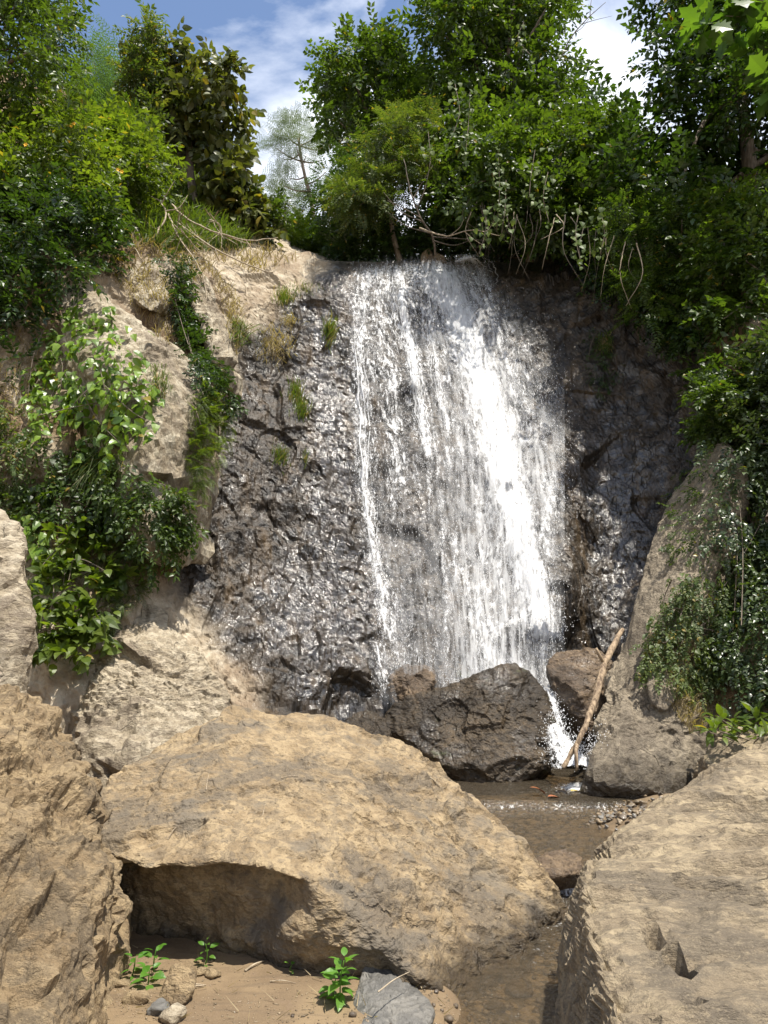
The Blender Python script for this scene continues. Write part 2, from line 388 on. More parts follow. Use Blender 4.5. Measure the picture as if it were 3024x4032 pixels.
disp = fade * (0.20 * big + 0.20 * f1 + 0.065 * f2 + 0.034 * f3 + 0.014 * f4 + 0.06 * rid)
lip = sstep(300, 262, V_) * sstep(300, 340, U_) * sstep(560, 520, U_)
disp *= (1 - 0.75 * lip)
# a dark overhang at the right top and a hump the fall strikes near its foot
disp += 0.55 * np.exp(-(((U_ - 548) / 34) ** 2 + ((V_ - 560) / 75) ** 2)) + 0.35 * np.exp(-(((U_ - 535) / 55) ** 2 + ((V_ - 622) / 26) ** 2)) + 0.22 * np.exp(-(((U_ - 460) / 50) ** 2 + ((V_ - 645) / 40) ** 2))
V2 = V + Nn * disp[:, None]
i = np.arange(nc - 1)[:, None] * nr; j = np.arange(nr - 1)[None, :]
CF = np.stack([i + j, i + j + 1, i + nr + j + 1, i + nr + j], -1).reshape(-1, 4)

def cliff_mat():
    m, nt = new_mat('wet_and_dry_cliff_rock'); t = NT(nt)
    pos = t.n('ShaderNodeNewGeometry').outputs['Position']
    wet_, soil_ = t.attr('wet'), t.attr('soil')
    st = t.n('ShaderNodeMapping', {'Vector': pos, 'Scale': (1, 1, 0.35)}).outputs[0]
    n1 = t.noise(pos, 0.8, 7, .6, .4); n2 = t.noise(pos, 4.5, 8, .65, .4); n3 = t.noise(st, 15, 7, .65, .2); n4 = t.noise(pos, 60, 5, .7)
    run = t.noise(t.n('ShaderNodeMapping', {'Vector': pos, 'Scale': (1.6, 1.6, 0.22)}).outputs[0], 2.0, 6, .6)
    dry = t.mix(t.ramp(n2, .35, .65), (.28, .225, .155), (.46, .40, .305))
    dry = t.mix(t.ramp(n1, .5, .66), dry, (.22, .165, .11)); dry = t.mix(t.math('MULTIPLY', t.ramp(n4, .58, .72), .5), dry, (.12, .095, .065))
    soil_c = t.mix(t.ramp(n3, .35, .65), (.085, .055, .03), (.20, .14, .08)); soil_c = t.mix(t.math('MULTIPLY', t.ramp(n4, .5, .7), .5), soil_c, (.25, .18, .10))
    wetc = t.mix(t.ramp(n2, .38, .62), (.010, .0075, .005), (.046, .034, .022))
    wetc = t.mix(t.math('MULTIPLY', t.ramp(run, .52, .68), .5), wetc, (.11, .072, .034))
    wetc = t.mix(t.math('MULTIPLY', t.ramp(n1, .55, .7), .55), wetc, (.060, .048, .035))
    wetc = t.mix(t.math('MULTIPLY', t.ramp(t.noise(pos, 1.7, 6, .62), .62, .72), .6), wetc, (.15, .12, .085))
    col = t.mix(soil_, dry, soil_c); col = t.mix(wet_, col, wetc)
    n5 = t.noise(st, 34, 5, .7, .5)
    h = t.math('ADD', t.math('MULTIPLY', n2, .8), t.math('ADD', t.math('ADD', t.math('MULTIPLY', n3, .75), t.math('MULTIPLY', n5, .16)), t.math('MULTIPLY', n4, .03)))
    rw = t.ramp(t.noise(pos, 9, 5, .6), .35, .65, .30, .5)
    rgh = t.n('ShaderNodeMix', {0: wet_, 2: 0.9, 3: rw}).outputs[0]
    sp = t.n('ShaderNodeMix', {0: wet_, 2: 0.3, 3: .45}).outputs[0]
    bs = t.n('ShaderNodeBsdfPrincipled', {'Base Color': col, 'Roughness': rgh, 'Specular IOR Level': sp, 'Normal': t.bump(h, .9, .045)})
    cv = t.n('ShaderNodeMapping', {'Vector': pos, 'Scale': (1, 1, .45)}).outputs[0]
    nt.links.new(t.bump(t.math('ADD', t.noise(cv, 9, 4, .6, .6), t.math('MULTIPLY', t.noise(cv, 21, 4, .6, .5), .5)), .75, .045), bs.inputs['Coat Normal'])
    nt.links.new(t.math('MULTIPLY', wet_, t.ramp(t.math('ADD', t.noise(pos, 2.2, 6, .62), t.math('MULTIPLY', t.attr('glint_film'), .42)), .60, .84)), bs.inputs['Coat Weight']); bs.inputs['Coat Roughness'].default_value = .13; bs.inputs['Coat IOR'].default_value = 1.65
    nt.links.new(bs.outputs[0], t.n('ShaderNodeOutputMaterial').inputs[0]); return m
cliff = mesh_np('cliff', V2, CF, cliff_mat(), attrs={'wet': wet, 'soil': soil, 'glint_film': glint_film}, smooth=False)
tag(cliff, 'wet dark rock cliff with pale dry shoulder and soil banks', None, None, 'structure')
CLIFF_BVH = BVHTree.FromPolygons([tuple(v) for v in V2.tolist()], CF.tolist())
def on_cliff(u, v):
    h = CLIFF_BVH.ray_cast(CAM_P, ray_dir(u, v)); return h[0], h[1]

# ------------------------------------------------------------------ stream bed, sand and the land beyond
STREAM = np.array([[1.55, 12.5], [1.75, 11.0], [1.75, 9.8], [1.55, 8.8], [1.45, 7.8], [1.45, 7.0], [1.15, 6.3], [0.85, 5.5], [0.72, 4.6], [0.6, 3.0], [0.3, -4], [0, -40]])
def stream_x(y): return np.interp(-y, -STREAM[:, 1], STREAM[:, 0])
def ground_z(x, y):
    x = np.asarray(x, float); y = np.asarray(y, float)
    base = np.interp(y, [-60, 3, 5.2, 6.4, 6.95, 7.15, 8.7, 8.95, 9.6, 14], [-1.2, -.05, .05, .06, .10, .30, .38, .42, .46, .60])
    d = np.abs(x - stream_x(y) + .16 * np.sin(y * 2.1 + 1) + .09 * np.sin(y * 5.3 + x * 3)); w = np.interp(y, [-60, 4, 6, 7.2, 8, 9.5, 14], [1.5, .42, .5, .75, 1.1, 1.6, 1.6])
    dep = np.interp(y, [3, 6, 7.2, 9, 10, 14], [.20, .20, .22, .2, .24, .2])
    z = base - dep * sstep(1.35, .55, d / w)
    # pebble bank on the right of the upper reach
    z += 0.17 * np.exp(-(((x - 2.75) / .75) ** 2 + ((y - 8.35) / .75) ** 2))
    side = np.maximum(np.maximum(x - 7, -4 - x), 0); z += 0.28 * side
    return z
gx = np.concatenate([np.linspace(-120, -6, 22), np.linspace(-5.5, 5.5, 210), np.linspace(6, 120, 22)]); gy = np.concatenate([np.linspace(-120, 2, 26), np.linspace(2.1, 13.5, 230)])
X, Y = np.meshgrid(gx, gy, indexing='ij'); Z = ground_z(X, Y)
pp = np.stack([X.ravel(), Y.ravel(), Z.ravel()], 1)
pp[:, 2] += 0.035 * fbm(pp * 1.6, 4, 70) + 0.010 * fbm(pp * 7, 3, 71) + 0.005 * fbm(pp * np.array([3, 22, 3]), 2, 72)
ii = np.arange(len(gx) - 1)[:, None] * len(gy); jj = np.arange(len(gy) - 1)[None, :]
BF = np.stack([ii + jj, ii + len(gy) + jj, ii + len(gy) + jj + 1, ii + jj + 1], -1).reshape(-1, 4)
def sand_mat():
    m, nt = new_mat('tan_stream_sand'); t = NT(nt)
    pos = t.n('ShaderNodeNewGeometry').outputs['Position']
    n1 = t.noise(pos, 1.4, 6, .6, .5); n2 = t.noise(pos, 9, 6, .65); n3 = t.noise(pos, 160, 3, .7)
    rip = t.noise(t.n('ShaderNodeMapping', {'Vector': pos, 'Scale': (1.2, 9, 1), 'Rotation': (0, 0, .12)}).outputs[0], 2.0, 4, .5)
    col = t.mix(t.ramp(n1, .38, .62), (.135, .092, .050), (.19, .134, .073)); col = t.mix(t.math('MULTIPLY', t.ramp(rip, .52, .68), .5), col, (.09, .063, .038))
    col = t.mix(t.math('MULTIPLY', t.ramp(n3, .5, .7), .5), col, (.27, .20, .12)); col = t.mix(t.math('MULTIPLY', t.ramp(n2, .58, .7), .45), col, (.16, .11, .07))
    h = t.math('ADD', t.math('MULTIPLY', n2, .6), t.math('ADD', t.math('MULTIPLY', n3, .12), t.math('MULTIPLY', rip, .3)))
    peb = t.n('ShaderNodeTexVoronoi', {'Vector': pos, 'Scale': 17.0}); pc = t.n('ShaderNodeSeparateColor', {0: peb.outputs['Color']}).outputs[0]
    under = t.attr('under'); col = t.mix(under, col, t.mix(t.ramp(pc, .2, .9), (.045, .034, .02), (.15, .11, .065)))
    h = t.math('SUBTRACT', h, t.math('MULTIPLY', t.math('MULTIPLY', peb.outputs['Distance'], under), 1.2))
    bs = t.n('ShaderNodeBsdfPrincipled', {'Base Color': col, 'Roughness': .85, 'Normal': t.bump(h, .6, .05)})
    nt.links.new(bs.outputs[0], t.n('ShaderNodeOutputMaterial').inputs[0]); return m
lvl = np.interp(pp[:, 1], [-60, 2, 6.85, 7.02, 7.16, 8.70, 8.88, 8.98, 20], [-1.0, -.055, -.015, .06, .262, .275, .30, .395, .40])
bed = mesh_np('stream_bed', pp, BF, sand_mat(), attrs={'under': sstep(-.02, .10, lvl - pp[:, 2]) * sstep(2.5, 1.6, np.abs(pp[:, 0] - 1.2))}); tag(bed, 'tan sandy stream bed', None, None, 'structure')
BED_BVH = BVHTree.FromPolygons([tuple(v) for v in pp.tolist()], BF.tolist())
def bed_at(x, y):
    h = BED_BVH.ray_cast(Vector((x, y, 30)), Vector((0, 0, -1))); return h[0].z if h[0] else 0.0

# ------------------------------------------------------------------ boulders
TAN = rock_mat('dusty_tan_rock', (.120, .099, .075), (.240, .175, .100), (.37, .281, .165), 1.0, (1, 1, 1.6), (0.2, 0.4, 0.3), .42, .85, .9, wet_low=(0.05, .2), dust=(.75, (.150, .130, .102)))
TAN2 = rock_mat('striated_tan_rock', (.110, .084, .055), (.225, .160, .088), (.35, .262, .15), 1.0, (0.7, 1.8, 1.4), (0.25, 0.5, 0.35), .45, .95, .9, wet_low=(-.1, .1))
SLAB = rock_mat('bedded_grey_tan_rock', (.12, .099, .074), (.225, .178, .118), (.38, .305, .195), 1.0, (0.7, 1.7, 1.8), (0.1, 0.05, -0.08), .5, .9, .9, wet_low=(-.05, .25))
PALE = rock_mat('pale_lichen_rock', (.13, .10, .07), (.29, .24, .165), (.44, .38, .28), 1.2, (1, 1, 2), (0.3, 0.5, 0.2), .35, .85, .9)
DAMP = rock_mat('damp_brown_rock', (.013, .0095, .006), (.036, .026, .015), (.085, .060, .034), 1.3, (1, 1, 1.8), (0.3, 0.2, 0.2), .5, .95, .5, moss=.95)
DAMP2 = rock_mat('half_dry_brown_rock', (.040, .028, .019), (.085, .058, .036), (.17, .12, .072), 1.2, (1, 1, 2.4), (0.15, 0.1, 0.2), .4, .9, .48)
RIB = rock_mat('dry_grey_brown_rock', (.105, .084, .060), (.22, .182, .130), (.34, .285, .205), 1.1, (1, 1, 1.4), (0.3, 0.6, 0.2), .45, .9, .75, wet_low=(.55, 1.1), moss=.25)
DARK = rock_mat('smooth_slate_rock', (.07, .068, .062), (.115, .11, .10), (.175, .165, .145), 1.6, (1, 1, 2.5), (0.4, 0.3, 0.2), .4, .5, .6)

big_pts = [P(97,790,7.0), P(130,760,7.7), P(165,741,8.1), P(215,716,8.4), P(246,708,8.5), P(290,720,8.5), P(330,718,8.5), P(385,733,8.4), P(410,743,8.3), P(430,764,8.1), P(470,791,7.7), P(500,822,7.4), P(520,850,7.15), P(560,882,6.9), P(573,905,6.75),
  P(103,852,5.9), P(150,868,5.65), P(250,864,5.55), P(292,872,5.5), P(345,905,5.45), P(440,992,5.3), P(486,976,5.65), P(522,940,6.2),
  (-2.1, 6.25, -.1), (-1.0, 6.12, -.2), (-.4, 5.95, -.25), (.0, 5.7, -.25), (.45, 5.42, -.3), (.9, 5.9, -.3), (1.5, 6.6, -.2), (-2.6, 8.8, 0), (1.0, 8.9, 0)]
def big_post(V, n):
    # the long hollow under the front lip
    u, v = to_px(V); front = (n[:, 1] < -0.05)
    vl = np.interp(u, [90, 150, 250, 300], [856, 868, 865, 878]); w = sstep(-1, 11, v - vl + perlin(V * 4, 77) * 4) * sstep(328, 262, u + np.maximum(v - 912, 0) * 0.8 + perlin(V * 3, 78) * 14) * front
    V = V.copy(); V[:, 1] += 0.27 * w * sstep(992, 930, v)
    # pits on the right shoulder
    q = fbm(V * 2.3, 4, 79, ridged=True); m = sstep(.25, .6, q) * sstep(330, 380, u) * front
    V -= n * (0.05 * m)[:, None]
    return V
rock('boulder', big_pts, TAN, 'huge tan boulder with dark hollow under its front lip, in the middle of the stream', 'boulder', sub=8, soft=60, amp=.062, fscale=1.5, seed=101, post=big_post)

right_pts = [P(900,728,8.6), P(768,735,8.5), P(740,748,8.5), P(704,768,7.8), P(676,812,6.9), P(650,834,6.3), P(607,856,5.55), P(584,850,5.25), P(588,900,4.6), P(598,950,4.1), P(614,1030,3.35), P(640,1150,2.5),
  P(1100,1150,2.6), P(1100,760,7), (.98, 5.1, .05), (.98, 4.6, -.2), (.95, 3.9, -.3), (1.0, 2.4, -.3), (4.2, 2.4, -.3), (4.5, 8, -.3), (2.2, 7.6, .2), (1.3, 5.7, -.2)]
def right_post(V, n):
    u, v = to_px(V); V = V.copy(); top = sstep(.35, .7, n[:, 2])
    # bedding ledges on the top and two deep clefts on the face
    s = V[:, 1] * 1.0 + V[:, 0] * .10 + perlin(V * 1.3, 87) * .22
    st = (s * 3.3) % 1.0
    V[:, 2] += top * 0.11 * (sstep(.0, .22, st) * (1 - st) - .4) * (0.35 + 0.65 * sstep(-.2, .25, perlin(V * 1.0, 88)))
    cl = sstep(1, .55, ((u - (672 + (v - 925) * .34)) / (9 * np.clip((995 - v) / 60, .3, 1))) ** 2 + ((v - 960) / 36) ** 2) + .5 * np.exp(-(((u - (652 + (v - 925) * .2)) / 4) ** 2) - ((v - 925) / 16) ** 2)
    V[:, 2] -= .07 * top
    V -= n * .34 * cl[:, None]
    return V
rock('boulder', right_pts, SLAB, 'broad flat-topped tan boulder with bedding ledges at the lower right', 'boulder', sub=7, soft=30, amp=.05, fscale=1.3, seed=131, strata=((.1, 1, .25), 2.6, .5), post=right_post)

left_pts = [P(15,695,6.1), P(45,690,6.4), P(72,742,6.0), P(100,798,5.45), P(113,842,5.05), P(104,872,4.9), P(112,965,4.9), P(109,1060,4.6), P(60,830,4.9), P(30,760,5.2), P(-120,640,5.4), P(-260,800,3.8), P(-260,1150,3.0), P(20,1150,3.4), P(-30,900,4.1), (-2.0, 6.4, -.3), (-4, 6.6, -.3), (-1.75, 4.6, -.5)]
def left_post(V, n):
    u, v = to_px(V); V = V.copy()
    # irregular slanting ribs and grooves that run down to the left
    ac = np.array([.9, .1, -.42]); al = np.array([.42, 0, .9])
    q = np.stack([V @ ac * 2.6, V @ al * .55, V[:, 1] * 1.2], 1) + .35 * np.stack([perlin(V * 1.5, 97), perlin(V * 1.5, 98), perlin(V * 1.5, 99)], 1)
    r = fbm(q, 4, 95, ridged=True, gain=.55); V -= n * (0.17 * sstep(.30, .75, r) * (.35 + .65 * sstep(-.25, .3, perlin(V * .9, 94))))[:, None]
    return V
rock('boulder', left_pts, TAN2, 'tall striated tan boulder filling the lower left corner', 'boulder', sub=7, soft=30, amp=.085, fscale=1.3, seed=151, strata=((.8, .1, .5), 2.0, .5), post=left_post)
rock('boulder', [P(-2,503,7.4), P(12,508,7.3), P(16,540,7.0), P(27,562,6.8), P(31,600,6.7), P(22,640,6.6), P(8,705,6.4), P(-60,470,7.5), P(-200,520,6.5), P(-220,720,5.8), P(-60,760,6.0), (-4, 6.4, -.3), (-3.0, 6.9, -.3), (-5, 8, 0)],
     PALE, 'pale lichened boulder standing behind the striated boulder at the left edge', 'boulder', sub=6, soft=26, amp=.10, fscale=1.4, seed=171)
# boulders at the foot of the fall
rock('boulder', [P(377,723,10.8), P(384,710,11.0), P(440,695,11.0), P(468,681,10.95), P(481,671,10.9), P(512,667,10.9), P(527,670,10.9), P(542,688,10.75), P(556,728,10.4), P(562,752,10.2), P(556,764,10.1), P(520,760,10.0), P(480,771,9.9), P(450,768,10.0), P(415,752,10.4), P(480,705,10.45),
     (.2, 11.2, .3), (2.2, 10.8, .3), (2.3, 11.6, 1.2), (.3, 11.8, .7), (1.2, 10.0, .2)],
     DAMP, 'big wet brown boulder with green moss patch below the waterfall', 'boulder', sub=7, soft=40, amp=.075, fscale=1.7, seed=191)
rock('boulder', [P(386,688,11.4), P(389,675,11.4), P(404,662,11.5), P(426,663,11.5), P(437,674,11.4), P(432,694,11.4), P(392,700,11.3), P(420,705,10.75), (.2, 11.8, .9), (.8, 11.9, .9)],
     DAMP2, 'small reddish brown boulder at the left foot of the falling water', 'boulder', sub=6, soft=18, amp=.05, fscale=2.4, seed=201)
rock('boulder', [P(433,658,11.8), P(437,651,11.8), P(458,655,11.8), P(474,672,11.7), P(470,690,11.7), P(434,690,11.7), (.8, 12.2, 1.0), (1.3, 12.2, 1.0)],
     DAMP, 'small pointed wet boulder right at the foot of the waterfall', 'boulder', sub=6, soft=18, amp=.04, fscale=2.4, seed=211)
rock('boulder', [P(545,668,11.2), P(552,651,11.4), P(575,646,11.5), P(600,648,11.4), P(616,660,11.3), P(612,700,11.0), P(604,735,10.8), P(592,742,10.7), P(572,720,10.8), P(556,694,11.0), P(580,690,10.7), (2.6, 12.0, .6), (3.4, 12.0, .8), (3.2, 10.8, .4)],
     DAMP2, 'rounded brown boulder leaning by the dead branch, right of the chute', 'boulder', sub=6, soft=24, amp=.06, fscale=1.8, seed=221)
rock('boulder', [P(384,716,10.9), P(392,702,11.1), P(420,698,11.2), P(445,694,11.1), P(440,712,10.9), P(398,730,10.6), (.2, 11.3, .6), (.9, 11.3, .6)],
     DAMP, 'low flat wet boulder beside the moss-patched boulder', 'boulder', sub=6, soft=18, amp=.05, fscale=2.2, seed=231)
rock('boulder', [P(345,728,10.6), P(352,712,10.9), P(372,706,11.0), P(386,718,10.9), P(388,735,10.6), P(360,745,10.3), (-.5, 11, .5), (.1, 11, .5)],
     DAMP, 'glistening wet boulder just behind the crest of the huge boulder', 'boulder', sub=6, soft=18, amp=.05, fscale=2.4, seed=236)
# right dry rib in three blocks
rock('rock_rib', [P(716,432,11.7), P(728,448,10.9), P(694,470,11.5), P(664,505,11.5), P(654,540,11.4), P(640,595,11.2), P(608,690,10.6), P(612,735,9.9), P(690,640,10.0), P(702,600,10.2), P(712,520,10.5), P(750,470,10.6), P(660,720,9.6), (5.5, 12.6, 3), (4.2, 12.4, 1.2), (5.2, 11.5, .8)],
     RIB, 'long dry grey rock rib sloping down beside the right end of the wet wall', 'rock rib', sub=6, soft=30, amp=.05, fscale=1.0, seed=241)
rock('rock_rib', [P(612,668,11.0), P(622,640,11.3), P(650,625,11.0), P(690,640,10.4), P(712,690,9.9), P(700,730,9.6), P(690,772,9.3), P(640,786,9.0), P(596,782,9.1), P(582,772,9.3), P(600,725,10.1), P(608,690,10.7), P(655,720,9.5), (3.6, 11.4, .3), (4.6, 10.4, .3), (2.3, 9.5, .2), (3.9, 9.2, .2)],
     RIB, 'cracked brown rock buttress standing in the pool at the right', 'rock rib', sub=6, soft=22, amp=.09, fscale=1.6, seed=251)
rock('boulder', [P(651,674,9.82), P(664,669,9.85), P(676,680,9.75), P(676,700,9.6), P(664,713,9.52), P(651,704,9.6), P(648,685,9.72), P(664,690,10.2)], RIB, 'block wedged on the buttress below the dry ivy', 'boulder', sub=5, soft=16, amp=.04, fscale=3, seed=256)
rock('boulder', [P(690,760,8.7), P(704,744,8.9), P(722,728,9.1), P(760,728,9.0), P(800,735,8.8), P(760,760,8.3), P(712,772,8.4), (4.6, 9.6, .4), (3.4, 8.9, .3), (4.3, 8.2, .3)], SLAB, 'weathered pale boulder beyond the flat-topped boulder at right', 'boulder', sub=6, soft=18, amp=.08, fscale=2, seed=259)
# left outcrops
OUT = rock_mat('lichen_grey_outcrop', (.13, .10, .068), (.27, .22, .15), (.46, .41, .31), 1.3, (1, 1, .7), (0.1, 0.5, 0.2), .38, .95, .9)
rock('rock_outcrop', [P(62,282,12.2), P(85,283,12.1), P(110,302,11.7), P(138,338,11.1), P(146,350,11.0), P(178,388,10.7), P(186,420,10.5), P(189,462,10.4), P(186,500,10.5), P(186,545,10.6), P(160,575,10.4), P(140,540,10.2), P(150,440,10.2), P(135,400,10.3), P(100,350,10.9), P(60,330,11.2), (-5.0, 13, 6), (-2.5, 11.9, 6), (-2.6, 11.6, 3.2), (-5, 12, 4)],
     OUT, 'slanting lichened outcrop under the big-leaved vine on the left bank', 'outcrop', sub=6, soft=22, amp=.11, fscale=1.4, seed=261)
rock('rock_outcrop', [P(132,262,13.0), P(146,258,13.1), P(158,280,12.8), P(163,300,12.6), P(150,312,12.3), P(135,300,12.4), P(128,280,12.7), (-3.9, 13.6, 8)], OUT, 'small blocky outcrop above the slanting outcrop', 'outcrop', sub=6, soft=18, amp=.08, fscale=2, seed=271)
rock('rock_outcrop', [P(176,240,14.2), P(190,244,14.2), P(206,282,13.8), P(206,292,13.7), P(222,318,13.4), P(231,345,13.1), P(230,362,12.9), P(216,366,12.8), P(202,330,13.0), P(188,290,13.4), (-3.3, 14.5, 8), (-2.6, 14.2, 6)], OUT, 'narrow lichened rock spur beside the shrub-filled cleft', 'outcrop', sub=6, soft=20, amp=.09, fscale=1.6, seed=281)
rock('rock_outcrop', [P(76,700,9.6), P(92,668,9.9), P(118,622,10.3), P(150,600,10.6), P(178,630,10.6), P(200,670,10.3), P(228,700,10.0), P(242,728,9.6), P(200,760,8.9), P(140,770,8.5), P(86,748,8.8), P(150,690,9.6), (-4, 10.6, .3), (-1.6, 10.8, .3), (-1.9, 9.0, .2), (-3.4, 8.6, .2)],
     PALE, 'pale layered rock slab at the foot of the left bank', 'outcrop', sub=6, soft=20, amp=.10, fscale=1.5, seed=291, strata=((.3, .2, 1), 2.4, .5))
# ------------------------------------------------------------------ water
def clear_water_mat():
    m, nt = new_mat('shallow_brown_water'); t = NT(nt)
    pos = t.n('ShaderNodeNewGeometry').outputs['Position']
    a = t.noise(pos, 7, 4, .55, .6); b = t.noise(pos, 24, 3, .5, .3)
    st = t.noise(t.n('ShaderNodeMapping', {'Vector': pos, 'Scale': (1.6, .8, 1)}).outputs[0], 3.2, 4, .55, .8)
    nrm = t.bump(t.math('ADD', t.math('MULTIPLY', a, .7), t.math('ADD', t.math('MULTIPLY', b, .4), st)), .8, .07)
    fr = t.n('ShaderNodeFresnel', {'IOR': 1.33, 'Normal': nrm}).outputs[0]
    tr = t.n('ShaderNodeBsdfTransparent', {'Color': (.82, .74, .60, 1)}).outputs[0]
    di = t.n('ShaderNodeBsdfDiffuse', {'Color': (.15, .122, .085, 1), 'Normal': nrm}).outputs[0]
    gl = t.n('ShaderNodeBsdfGlossy', {'Color': (1, 1, 1, 1), 'Roughness': .10, 'Normal': nrm}).outputs[0]
    body = t.n('ShaderNodeMixShader', {0: .28, 1: tr, 2: di}).outputs[0]
    sh = t.n('ShaderNodeMixShader', {0: fr, 1: body, 2: gl}).outputs[0]
    foam = t.attr('foam')
    fm = t.ramp(t.math('ADD', t.noise(pos, 30, 5, .68, .8), t.math('MULTIPLY', foam, .55)), .70, 1.0)
    wd = t.n('ShaderNodeBsdfDiffuse', {'Color': (.88, .88, .86, 1), 'Normal': nrm}).outputs[0]
    sh = t.n('ShaderNodeMixShader', {0: fm, 1: sh, 2: wd}).outputs[0]
    nt.links.new(sh, t.n('ShaderNodeOutputMaterial').inputs[0]); return m
def water_level(y): return np.interp(y, [-60, 2, 6.85, 7.02, 7.16, 8.70, 8.88, 8.98, 20], [-1.0, -.055, -.015, .06, .262, .275, .30, .395, .40])
wy = np.concatenate([np.linspace(-40, 2, 12), np.linspace(2.2, 12.4, 300)]); ws = np.linspace(-1, 1, 150)
WX = stream_x(wy)[:, None] + ws[None, :] * np.interp(wy, [-40, 5, 7, 8, 9, 12.4], [1.4, 1.2, 1.3, 1.9, 2.6, 2.9])[:, None]
WY = np.broadcast_to(wy[:, None], WX.shape)
wob2 = perlin(np.stack([WX.ravel() * 1.7, WX.ravel() * 0, WY.ravel() * .3], 1), 55).reshape(WX.shape) * .12
WZ = water_level(WY + wob2)
wp = np.stack([WX.ravel(), WY.ravel(), WZ.ravel()], 1)
wp[:, 2] += 0.010 * fbm(wp * 5, 3, 56) + 0.006 * fbm(wp * np.array([14, 9, 9]), 2, 57)
yy = (WY + wob2).ravel(); xx = WX.ravel()
def g2(x0, y0, sx, sy): return np.exp(-((xx - x0) / sx) ** 2 - ((yy - y0) / sy) ** 2)
foam = 1.0 * g2(2.42, 9.75, .26, .24) + .25 * g2(2.1, 9.5, .5, .3) + .34 * np.exp(-((yy - 8.93) / .045) ** 2) + .25 * np.exp(-((yy - 8.80) / .10) ** 2) + .65 * np.exp(-((yy - 7.06) / .07) ** 2) + .5 * g2(1.35, 6.75, .25, .3) + .22 * g2(1.0, 6.1, .4, .5) + .25 * g2(1.2, 8.4, .3, .3)
n1_, n2_ = WX.shape
ii = np.arange(n1_ - 1)[:, None] * n2_; jj = np.arange(n2_ - 1)[None, :]
WF = np.stack([ii + jj, ii + jj + 1, ii + n2_ + jj + 1, ii + n2_ + jj], -1).reshape(-1, 4)
wat = mesh_np('stream_water', wp, WF, clear_water_mat(), attrs={'foam': foam}); tag(wat, 'shallow brown stream water', None, None, 'structure')

# waterfall: sheets that follow the wall, strands of heavier water and loose droplets
FL_L = lambda v: np.interp(v, [255, 270, 300, 400, 520, 620, 700], [352, 350, 347, 354, 362, 376, 386])
FL_R = lambda v: np.interp(v, [255, 270, 300, 400, 520, 620, 700], [486, 486, 498, 528, 545, 546, 548])
FLOWS = [  # polyline in photo pixels, half width, strength
 ([(432,262),(446,285),(462,325),(480,380),(498,440),(512,500),(526,560),(538,605),(544,640)], [12,14,15,15,15,15,14,12,14], 1.0),
 ([(408,262),(424,280),(446,310),(464,345)], [10,9,8,8], .75),
 ([(452,340),(470,380),(486,430),(498,490),(510,545)], [8,8,8,8,8], .45),
 ([(372,268),(360,300),(358,350),(362,400),(364,470),(370,520),(378,570),(388,640)], [8,7,6,6,6,6,6,6], .62),
 ([(388,268),(380,310),(384,350),(392,390),(396,440),(398,500)], [8,7,6,7,8,9], .55),
 ([(398,268),(404,310),(412,350),(418,395),(424,430),(432,460)], [6,4,4,4,4,4], .85),
 ([(440,330),(444,380),(446,420),(450,470)], [5,5,5,6], .45),
 ([(468,275),(482,300),(505,345),(522,400),(534,450)], [12,16,20,20,18], .40),
 ([(452,560),(470,590),(482,620),(488,650),(484,700)], [9,10,12,14,16], .55),
 ([(545,605),(520,618),(498,628),(486,640)], [8,7,7,8], .6),
 ([(548,470),(552,500),(544,530),(548,560)], [9,8,7,7], .55),
 ([(440,515),(460,550),(474,575)], [9,9,8], .38),
 ([(544,610),(547,650),(546,690)], [9,10,10], .55),
 ([(455,262),(470,258),(482,268),(484,288)], [7,8,8,8], .8),
 ([(392,590),(402,640),(410,690)], [8,9,9], .34),
 ([(380,640),(384,690)], [5,5], .5),
 ([(520,640),(525,700)], [14,14], .35),
]
_r = np.random.default_rng(21)
for _k in range(40):
    s0 = _r.uniform(.02, .80) if _k < 32 else _r.uniform(.7, .98); va = _r.choice([262, 264, 268, 300, 350, 410, 480]) + _r.uniform(-4, 12); vb = min(704, va + _r.uniform(70, 240)); vv = np.linspace(va, vb, 7)
    uu = FL_L(vv) + (FL_R(vv) - FL_L(vv)) * (s0 + np.cumsum(_r.normal(0, .012, 7))); FLOWS.append((list(zip(uu, vv)), list(_r.uniform(1.4, 3.6) * _r.uniform(.7, 1.3, 7)), float(_r.uniform(.32, .62))))
